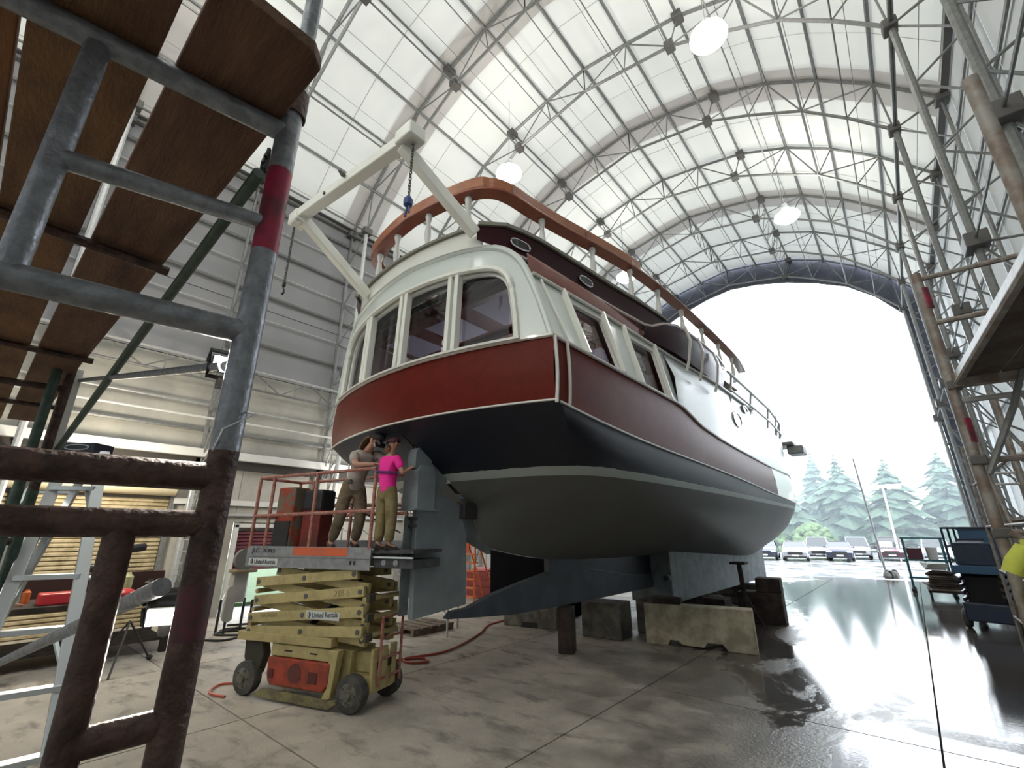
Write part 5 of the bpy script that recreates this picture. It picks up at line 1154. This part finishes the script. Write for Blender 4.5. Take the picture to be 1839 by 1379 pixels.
# worker in blue
J = dict(pelvis=(-9.3, .40, .80), waist=(-9.32, .42, .92), chest=(-9.36, .48, 1.10), neck=(-9.40, .54, 1.24), head=(-9.45, .61, 1.33),
         lsh=(-9.26, .56, 1.17), lel=(-9.38, .74, 1.0), lwr=(-9.58, .84, .96), lha=(-9.66, .88, .94), rsh=(-9.5, .40, 1.17), rel=(-9.64, .52, .98), rwr=(-9.76, .68, .94), rha=(-9.82, .74, .92),
         lhp=(-9.22, .45, .74), lkn=(-9.22, .47, .42), lan=(-9.22, .44, .06), lto=(-9.30, .50, .03), rhp=(-9.38, .36, .74), rkn=(-9.40, .38, .42), ran=(-9.40, .35, .06), rto=(-9.48, .42, .03))
M_den = mat('blue_overalls', (.02, .055, .085), .85, col2=(.03, .08, .12), scale=8)
bl, hl, k = person('person in blue work clothes and cap bending over the bench behind the step ladder', (-9.3, .4, 0), (-.7, .6, -.3), J, .98, M_den, M_den, M_hair, mat('tan_cap', (.16, .09, .06), .8))
# band saw, grinder stand, bench bits between the ladder and the lift
bs = T('band_saw', 'grey upright band saw with a round wheel cover left of the lift', 'band saw', (-10.9, 4.1, 0))
MB().lohi((-11.05, 3.98, .55), (-10.8, 4.25, 1.15)).put('column', mat('machine_grey', (.33, .32, .30), .6), bs, bevel=.02)
MB().prism([(-10.78+.0, 4.1+.21*math.cos(a), 1.38+.21*math.sin(a)) for a in [R(18*i) for i in range(20)]], (.12, 0, 0)).put('wheel_cover', mat('dark_machine_grey', (.13, .13, .12), .6), bs, smooth=35)
MB().lohi((-10.95, 3.9, 1.12), (-10.6, 4.34, 1.18)).put('saw_table', mat('brass_table', (.18, .14, .08), .5), bs, bevel=.02)
MB().prism([(-10.7, 3.92+.09*math.cos(a), (.80 if a < math.pi else .32)+.09*math.sin(a)) for a in [R(20*i) for i in range(18)]], (.08, 0, 0)).put('belt_guard', MATS['machine_grey'], bs, smooth=35)
for x, y in ((-11.05, 3.9), (-10.65, 3.9), (-11.05, 4.35), (-10.65, 4.35)): MB().tube((x, y, 0), (x, y, .6), .025, 6).put('leg', M_black, bs)
gr_ = T('grinder_stand', 'black grinder on a pedestal beneath the lower work lamp', 'grinder', (-10.2, 3.1, 0))
MB().tube((-10.2, 3.1, .03), (-10.2, 3.1, .85), .06, 8).lohi((-10.4, 2.9, 0), (-10.0, 3.3, .05)).put('pedestal', M_black, gr_)
MB().tube((-10.2, 2.85, .98), (-10.2, 3.35, .98), .09, 12).put('motor', M_black, gr_, smooth=True)
for y in (2.82, 3.34): MB().tube((-10.2, y, .98), (-10.2, y+.05, .98), .13, 14).put('grinding_wheel', M_steeld, gr_, smooth=True)
tl = T('pipe_stand', 'thin floor stand with two splayed legs on the concrete in front of the bench', 'stand', (-9.4, 2.3, 0))
for q in ((-8.75, 1.86, 0), (-9.62, 2.52, 0), (-9.7, 1.8, 0)): MB().tube((-9.4, 2.1, .62), q, .014, 6).put('leg', M_black, tl)
MB().sphere((-9.6, 2.5, .04), .05, 8, 6, (1, 1, .7)).put('foot', M_black, tl, smooth=True)
for i, (pts, lb_) in enumerate([([(-11.6, 4.3, .02), (-11.3, 4.9, .02), (-10.9, 4.6, .02), (-11.2, 4.2, .02), (-11.0, 4.0, .02), (-10.6, 4.5, .02), (-10.1, 4.3, .02), (-9.7, 4.7, .02)], 'black cable coiled on the floor by the band saw'),
                               ([(-10.6, 3.4, .02), (-10.1, 3.7, .02), (-10.3, 4.1, .02), (-10.8, 3.8, .02), (-11.2, 4.4, .02)], 'black cable looping between the saw and the grinder')]):
    tag(MB().path(catmull(pts, 6), .02, 6).put('power_cable', M_black, smooth=True), lb_, 'cable')
small('timber_plank', 'orange-brown plank leaning behind the step ladder', 'plank', MB().beam((-6.2, -.15, 1.95), (-7.6, -.5, .1), .22, .05), M_woodo)
tb_ = T('pale_table', 'long table edge with clutter behind the step ladder', 'table', (-9.9, .2, 0))
MB().lohi((-10.6, -1.6, .72), (-9.7, .2, .78)).put('table_top', M_ply, tb_)
for x, y in ((-10.5, -1.5), (-9.8, -1.5), (-10.5, .1), (-9.8, .1)): MB().lohi((x-.03, y-.03, 0), (x+.03, y+.03, .72)).put('leg', M_black, tb_)
MB().lohi((-10.5, -1.5, .2), (-9.8, .1, .5)).put('stacked_boards', M_timber, tb_)
sg = T('wall_sign', 'dark blue sign with a pale oval on the header beam, above the ladder', 'sign', (-12.8, 1.4, 3.6))
MB().lohi((-12.84, 1.1, 3.52), (-12.80, 1.75, 3.66)).put('board', MATS['dark_blue_cap'], sg)
lc = T('leaning_frame', 'pale blue aluminium frame leaning by the half-open maroon door', 'frame', (-12.7, 4.7, 0))
MB().beam((-12.6, 4.95, 0), (-12.9, 5.05, 1.25), .05, .05).put('upright', mat('pale_blue_bar', (.5, .6, .75), .4), lc)
MB().path([(-12.5, 4.4, .35), (-12.6, 4.6, .75), (-12.7, 4.9, 1.0)], .012, 5).path([(-12.5, 4.55, .6), (-12.6, 4.75, 1.05), (-12.7, 4.95, .9)], .012, 5).put('wire', M_alu, lc)
# vertical ladder and conduit on wall column
wlad = T('wall_ladder', 'narrow grey ladder fixed beside the roller door', 'ladder', (-12.7, 3.55, 0))
for y in (3.42, 3.78): MB().tube((-12.75, y, 0), (-12.75, y, 3.0), .02, 6).put('rail', M_steelw, wlad)
for i in range(11): MB().tube((-12.75, 3.42, .25+.25*i), (-12.75, 3.78, .25+.25*i), .012, 6).put('rung', M_steelw, wlad)
fe = T('fire_extinguisher', 'small red fire extinguisher on the wall panel by the ladder', 'fire extinguisher', (-13.0, 4.1, 1.35))
MB().lathe((-13.02, 4.1, 1.35), [(.05, 0), (.06, .02), (.06, .28), (.03, .34), (.02, .38)], 10).put('cylinder', mat('ext_red', (.5, .04, .03), .4), fe, smooth=True)
MB().lohi((-13.05, 4.06, 1.72), (-12.96, 4.14, 1.76)).put('valve', M_black, fe)
# scaffold deck beyond the lift
sd_ = T('scaffold_deck', 'scaffold platform with plank deck and handrails beyond the lift', 'scaffold', (-8.6, 6.0, 0))
A_, B_ = Vector((-9.5, 5.05, 0)), Vector((-7.2, 6.6, 0)); dn = (B_-A_).normalized(); pn = Vector((-dn.y, dn.x, 0))
for f in (0, 1):
    for g in (0, .9):
        p = A_.lerp(B_, f)+pn*g; MB().tube(tuple(p), tuple(p+Vector((0, 0, 3.6 if f == 0 else 3.0))), .022, 8).put('upright', M_steelw, sd_, smooth=True)
for g in (0, .9):
    for z in (2.95, 3.55): MB().tube(tuple(A_+pn*g+Vector((0, 0, z))), tuple(B_+pn*g+Vector((0, 0, z-.12))), .020, 8).put('handrail', M_steelw, sd_, smooth=True)
    MB().tube(tuple(A_+pn*g+Vector((0, 0, .4))), tuple(B_+pn*g+Vector((0, 0, 2.3))), .014, 6).put('cross_brace', M_steelw, sd_)
    MB().tube(tuple(B_+pn*g+Vector((0, 0, .4))), tuple(A_+pn*g+Vector((0, 0, 2.3))), .014, 6).put('cross_brace', M_steelw, sd_)
    MB().tube(tuple(A_+pn*g+Vector((0, 0, 2.42))), tuple(B_+pn*g+Vector((0, 0, 2.42))), .02, 6).put('ledger', M_rail, sd_)
for i in range(4):
    p0 = A_+pn*(.02+.22*i)+Vector((0, 0, 2.47)); p1 = B_+pn*(.02+.22*i)+Vector((0, 0, 2.47)); MB().beam(tuple(p0-dn*.15), tuple(p1+dn*.15), .20, .04).put('deck_plank', M_ply, sd_, bevel=.004)
for i, f in enumerate((.55, .62)):
    p = A_.lerp(B_, f)+Vector((0, 0, 2.49)); tag(MB().lathe(tuple(p), [(.05, 0), (.055, .1), (.03, .16), (.02, .22)], 8).put('bottle', M_rail if i else M_black, smooth=True), ['black bottle standing on the scaffold deck', 'rusty red can standing on the scaffold deck'][i], 'bottle')
# ================================================================== RIGHT SIDE SCAFFOLD
rs = T('scaffold_tower', 'tall grey scaffold tower with red-banded post along the right wall', 'scaffold', (.47, 4.7, 0), R(3.4))
M_rst = mat('worn_grey_tube', (.30, .285, .26), .6, .2, col2=(.20, .15, .12), scale=7)
MB().tube((.47, 4.7, 0), (.45, 4.7, 3.95), .034, 12).put('post', M_rst, rs, smooth=True)
for z in (3.72, 2.62, .9): MB().tube((.468, 4.7, z-.09), (.466, 4.7, z+.09), .0355, 12).put('red_band', M_scafred, rs, smooth=True)
for x, y, zt in ((1.55, 4.7, 3.95), (.50, 2.55, 3.90), (1.5, 2.55, 3.9), (.5, .4, 3.9), (1.5, .4, 3.9)): MB().tube((x, y, 0), (x, y, zt), .030, 12).put('post', M_rst, rs, smooth=True)
for z in (3.9, 3.5, 2.85, 2.40, 1.9, 1.75, 1.0): MB().tube((.47, 4.7, z), (1.6, 4.7, z), .022, 8).put('transom_tube', M_steelw if z in (2.85, 1.75) else M_rst, rs, smooth=True)
for z in (2.97, 1.4): 
    for x in (.48, 1.55): MB().tube((x, .4, z), (x, 4.7, z), .022, 8).put('ledger', M_rst, rs, smooth=True)
MB().path([(.92, 4.6, 3.25), (.72, 4.62, 2.75), (.50, 4.68, 2.30)], .022, 8).put('diagonal_brace', M_steel, rs, smooth=True)
MB().tube((1.5, 4.66, 2.3), (.55, 4.66, 1.45), .020, 8).tube((.5, 4.64, 1.9), (1.5, 4.64, 1.1), .020, 8).put('diagonal_brace', M_rst, rs)
for i in range(5):
    y = [.50, .715, .93, 1.145, 1.36][i]
    MB().lohi((y+.004, .5, 3.0), (y+.209, 4.62, 3.035)).put('deck_plank', mat('grey_brown_plank', (.12, .095, .08), .85, col2=(.075, .055, .048), scale=4), rs, bevel=.004)
MB().lohi((.46, 4.60, 2.94), (1.6, 4.68, 3.04)).put('end_bearer', M_rst, rs)
MB().lohi((.475, .5, 3.0), (.495, 4.65, 3.045)).put('edge_rail', M_steelw, rs)
for z in (2.97, 2.40, 1.9): MB().box((.47, 4.7, z), (.09, .09, .07)).put('coupler', M_steeld, rs, bevel=.01)
# second tower farther along the wall
r2 = T('scaffold_tower', 'second scaffold tower farther along the right wall, behind the blue lift', 'scaffold', (1.2, 8.6, 0))
for x in (1.0, 1.75):
    for y in (7.2, 9.4, 11.6): MB().tube((x, y, 0), (x, y, 3.4), .026, 8).put('post', M_rst, r2, smooth=True)
    for z in (.6, 1.3, 2.0, 2.7): MB().tube((x, 7.2, z), (x, 11.6, z), .02, 6).put('ledger', M_rst, r2, smooth=True)
for y in (7.2, 9.4, 11.6):
    for z in (.6, 1.3, 2.0, 2.7): MB().tube((1.0, y, z), (1.75, y, z), .02, 6).put('transom_tube', M_steelw, r2, smooth=True)
MB().tube((1.0, 7.2, .2), (1.0, 9.4, 2.6), .016, 6).put('diagonal_brace', M_rst, r2); MB().tube((1.0, 9.4, 2.6), (1.0, 11.6, .2), .016, 6).put('diagonal_brace', M_rst, r2)
for i in range(3): MB().lohi((1.05+.22*i, 7.1, 2.05), (1.25+.22*i, 11.7, 2.09)).put('deck_plank', M_ply, r2)
# hi-vis jacket
M_hv = mat('hi_vis_yellow', (.62, .66, .10), .8, col2=(.50, .53, .08), scale=6, bump=.5, bscale=8)
jk_ = MB(); rows = []
for i in range(9):
    f = i/8; z = 1.86-f*.62; hw = .10+.05*f+.012*math.sin(i*2.1); rows.append([(.60+hw*math.cos(a)*.9+.02*math.sin(3*a+i), 4.35+.05*math.sin(a)+.012*math.sin(5*a+i), z) for a in [2*math.pi*j/14 for j in range(14)]])
jk_.grid(rows, True)
jo = T('hi_vis_jacket', 'yellow hi-vis jacket hanging on the right scaffold at the frame edge', 'jacket', (.60, 4.4, 1.24))
jk_.put('jacket_body', M_hv, jo, smooth=True)
MB().path([(.52, 4.33, 1.80), (.45, 4.32, 1.72), (.42, 4.32, 1.66)], [.06, .055, .05], 10).put('sleeve', M_hv, jo, smooth=True); MB().path([(.70, 4.36, 1.80), (.76, 4.36, 1.55), (.75, 4.36, 1.35)], [.06, .055, .05], 10).put('sleeve', M_hv, jo, smooth=True)
# ================================================================== BLUE LIFT AND CARTS BY THE OPENING
M_dblue = mat('dark_blue_paint', (.012, .022, .06), .45, col2=(.02, .03, .05), scale=4); M_lblue = mat('mid_blue_paint', (.03, .09, .17), .5); M_teal = mat('teal_paint', (.01, .10, .12), .5)
b2 = T('scissor_lift', 'dark blue scissor lift stacked with gear, right of the wet floor', 'scissor lift', (1.05, 14.9, 0), R(78))
MB().lohi((-.9, -.38, .16), (.9, .38, .52)).put('chassis', M_dblue, b2, True, bevel=.03)
for x in (-.68, .68):
    for y in (-.4, .4): MB().lathe((x, y-.06, .19), [(.15, 0), (.19, .03), (.19, .09), (.15, .12)], 16, (0, 1, 0)).put('wheel', M_rubber, b2, True, smooth=True)
for k_ in range(4):
    z = .56+.13*k_
    for y in (-.34, .34):
        MB().beam((-.82, y, z), (.82, y, z+.11), .04, .07).put('scissor_arm', M_dblue, b2, True); MB().beam((-.82, y*.8, z+.11), (.82, y*.8, z), .04, .07).put('scissor_arm', M_black, b2, True)
MB().lohi((-.7, -.3, .5), (.7, .3, 1.05)).put('machinery', M_black, b2, True, bevel=.03)
MB().lohi((-.7, -.3, .5), (.7, .3, 1.05)).put('machinery', M_black, b2, True, bevel=.03)
MB().lohi((-.95, -.4, 1.08), (.95, .4, 1.24)).put('platform_deck', M_lblue, b2, True, bevel=.01)
for y in (-.38, .38):
    for z in (1.62, 2.0): MB().tube((-.92, y, z), (.92, y, z), .022, 6).put('guard_rail', M_dblue, b2, True)
    for x in (-.92, -.3, .3, .92): MB().tube((x, y, 1.24), (x, y, 2.0), .022, 6).put('guard_post', M_dblue, b2, True)
for x in (-.92, .92): MB().tube((x, -.38, 2.0), (x, .38, 2.0), .022, 6).put('guard_rail', M_dblue, b2, True)
for i, (x, y, sx_, sy_, h, m, lb_) in enumerate([(-.55, .0, .5, .6, .42, M_dblue, 'dark blue crate on the near end of the blue lift platform'), (.45, .0, .6, .6, .72, M_lblue, 'tall mid-blue cabinet on the blue lift platform'), (-.05, .1, .3, .4, .5, mat('pale_box', (.45, .47, .55), .6), 'pale box between the crate and cabinet on the blue lift')]):
    c_, s_ = math.cos(R(78)), math.sin(R(78)); t = T('crate', lb_, 'crate', (1.05+x*c_-y*s_, 14.9+x*s_+y*c_, 1.24), R(78)); MB().box((0, 0, h/2), (sx_, sy_, h)).put('crate_body', m, t, True, bevel=.02); MB().box((0, 0, h+.015), (sx_*1.04, sy_*1.04, .04)).put('lid', M_dblue, t, True)
tcart = T('tool_cart', 'teal steel cart with white bucket shelf behind the lumber trolley', 'cart', (.15, 21.6, 0))
for x in (-.35, .65):
    for y in (21.2, 22.0): MB().tube((x, y, .1), (x, y, 1.75), .03, 6).put('post', M_teal, tcart)
for z in (.45, 1.0, 1.7): MB().lohi((-.4, 21.15, z), (.7, 22.05, z+.05)).put('shelf', M_teal, tcart)
MB().lohi((-.3, 21.3, 1.05), (.1, 21.8, 1.4)).put('dark_case', mat('dark_red_case', (.08, .02, .03), .6), tcart)
for x in (-.35, .65):
    for y in (21.2, 22.0): MB().lathe((x, y, .07), [(.07, -.02), (.07, .02)], 10, (0, 1, 0)).put('caster', M_black, tcart)
small('bucket', 'white plastic bucket on the teal cart', 'bucket', MB().lathe((.35, 21.5, 1.05), [(.13, 0), (.16, .36), (.17, .36), (.17, .38)], 14), mat('white_plastic', (.6, .58, .57), .4), smooth=True)
trl = T('lumber_trolley', 'low trolley piled with dark boards standing in the puddle', 'trolley', (.45, 20.1, 0))
MB().lohi((0, 19.6, .18), (.95, 20.7, .24)).put('trolley_deck', M_timber, trl)
for x in (.05, .9):
    for y in (19.7, 20.6): MB().lathe((x, y, .09), [(.09, -.03), (.09, .03)], 12, (1, 0, 0)).put('wheel', M_black, trl)
rnd = random.Random(5)
for i in range(9): MB().box((.45+rnd.uniform(-.1, .1), 20.1+rnd.uniform(-.1, .1), .27+.06*i), (.85-.03*i, 1.1-.05*i, .045), rnd.uniform(-.15, .15)).put('board', M_timber if i % 3 else M_ply, trl)
for i in range(4): MB().box((.3, 20.1, .83+.05*i), (.5, .7, .04), .1*i).put('board', mat('grey_board', (.35, .36, .33), .7), trl)
for i in range(7):
    x, y = -1.25+.12*(i % 3), 27.2+.25*i; o = MB().lathe((x, y, 0), [(.12+.02*(i % 3), 0), (.16, .08), (.10, .22+.06*(i % 2)), (.03, .26+.06*(i % 2))], 10).put('anchor_weight', M_black if i % 2 else M_concd, smooth=True)
    tag(o, ['dark', 'grey'][(i+1) % 2]+' round weight in the heap by the mast foot, '+['nearest', 'second', 'third', 'fourth', 'fifth', 'sixth', 'farthest'][i]+' of seven from the hall', 'weight', 'round weights heaped outside')
mp = T('mast_pole', 'thin braced mast standing outside the hall opening', 'mast', (-1.31, 28.2, 0))
MB().tube((-1.31, 28.2, 0), (-1.55, 28.2, 5.4), .05, 8, .035).put('pole', M_steel, mp, smooth=True)
MB().lathe((-1.31, 28.2, 0), [(.14, 0), (.14, .1), (.06, .3)], 10).put('foot', M_steel, mp)
for z in (3.3, 1.95, 1.3): MB().tube((-1.9, 28.2, z), (1.4, 28.2, z+.25), .012, 4).put('wire', M_steel, mp)
# lot lamp
lp = T('street_lamp', 'lit street lamp in the wet car park before the conifers', 'street lamp', (2.3, 42, 0))
lx, ly = onx_ = (-1.05, 44)
lp.location = Vector((lx, ly, 0))*S; OFF[lp.name] = Vector((lx, ly, 0))
MB().tube((lx, ly, 0), (lx, ly, 5.1), .08, 8, .05).put('pole', M_alu, lp, smooth=True)
MB().lohi((lx-1.1, ly-.25, 5.1), (lx+1.1, ly+.25, 5.28)).put('lamp_arm', M_alu, lp, bevel=.05)
MB().lohi((lx-1.05, ly-.3, 5.0), (lx-.25, ly+.3, 5.1)).put('lamp_lens', M_lampw, lp); MB().lohi((lx+.25, ly-.3, 5.0), (lx+1.05, ly+.3, 5.1)).put('lamp_lens', M_lampw, lp)
# ================================================================== CARS
M_tyre = mat('car_tyre', (.012, .012, .012), .8); M_cglass = mat('car_window_glass', (.02, .025, .03), .04, spec=.8)
def car(label, x, y, rz_, col, suv=False):
    m = mat('car_paint_%d' % int(sum(col)*1000), col, .18, .3, coat=.8); t = T('car', label, 'car', (x, y, 0), rz_)
    h = 1.55 if suv else 1.28; W = .82
    secs = [(-2.0, .30, .62), (-1.85, .22, .76), (-1.2, .2, .84), (-.9, .2, .88), (1.3, .2, .90), (1.85, .22, .86 if suv else .82), (2.0, .3, .7)]
    rows = []
    for yy, z0, z1 in secs:
        wv = W*(.88 if abs(yy) > 1.9 else 1); rows.append([(-wv*.94, yy, z0), (-wv, yy, (z0+z1)/2), (-wv*.93, yy, z1), (-wv*.5, yy, z1+.03), (wv*.5, yy, z1+.03), (wv*.93, yy, z1), (wv, yy, (z0+z1)/2), (wv*.94, yy, z0)])
    b = MB().grid(rows, True); b.add(rows[0], [tuple(range(8))]); b.add(rows[-1], [tuple(range(8))]); b.put('body', m, t, True, smooth=35)
    y0, y1, y2, y3 = (-.95, -.35, 1.55, 1.9) if suv else (-.95, -.2, 1.0, 1.55)
    gl = [[(-W*.88, y0, .87), (W*.88, y0, .87)], [(-W*.70, y1, h), (W*.70, y1, h)]]
    cab_ = MB().add([(-W*.9, y0, .86), (W*.9, y0, .86), (W*.9, y3, .88), (-W*.9, y3, .88), (-W*.72, y1, h), (W*.72, y1, h), (W*.72, y2, h), (-W*.72, y2, h)], [(0, 1, 5, 4), (1, 2, 6, 5), (2, 3, 7, 6), (3, 0, 4, 7)]).put('windows', M_cglass, t, True, bevel=.02)
    MB().lohi((-W*.73, y1-.02, h-.02), (W*.73, y2+.02, h+.03)).put('roof', m, t, True, bevel=.04)
    for s in (-1, 1):
        for ya, za, yb, zb in ((y0, .87, y1, h), ((y1+y2)/2, .88, (y1+y2)/2, h), (y3, .88, y2, h)): MB().beam((s*W*.9, ya, za), (s*W*.725, yb, zb), .05, .05).put('pillar', m, t, True)
        for yy in (-1.3, 1.3): MB().lathe((s*(W-.1), yy, .29), [(.22, -.09), (.29, -.06), (.29, .08), (.22, .1)], 16, (s, 0, 0)).put('wheel', M_tyre, t, True, smooth=True); MB().lathe((s*(W+.0), yy, .29), [(.17, 0), (.15, .02), (.04, .03)], 10, (s, 0, 0)).put('wheel_rim', M_alu, t, True)
        MB().box((s*.6, -1.98, .64), (.34, .06, .14)).put('headlamp', mat('headlamp_glass', (.5, .5, .5), .1), t, True, bevel=.02)
        MB().box((s*(W+.06), -.75, .92), (.12, .08, .1)).put('mirror', m, t, True, bevel=.02)
    MB().box((0, -2.0, .52), (.9, .04, .16)).put('grille', M_black, t, True); MB().box((0, -2.02, .38), (.42, .02, .1)).put('number_plate', decal, t, True); MB().box((0, -1.98, .28), (1.4, .08, .12)).put('bumper', M_black, t, True)
car('silver saloon car parked right beside the boat bow', -6.9, 40.6, R(8), (.30, .31, .33))
car('silver hatchback parked behind the saloon by the bow', -5.9, 43.8, R(8), (.34, .36, .38), True)
car('dark car half hidden by the boat bow', -8.9, 40.8, R(8), (.05, .06, .09))
car('dark blue saloon with bright windscreen in mid car park', -4.4, 42.6, R(5), (.035, .04, .07))
car('tall pale van behind the dark blue saloon', -3.6, 46.5, R(5), (.40, .42, .43), True)
car('dark red estate behind the mast foot', -1.5, 45.5, R(2), (.09, .03, .045), True)
car('white van behind the teal cart', 1.0, 46, R(0), (.5, .52, .55), True)
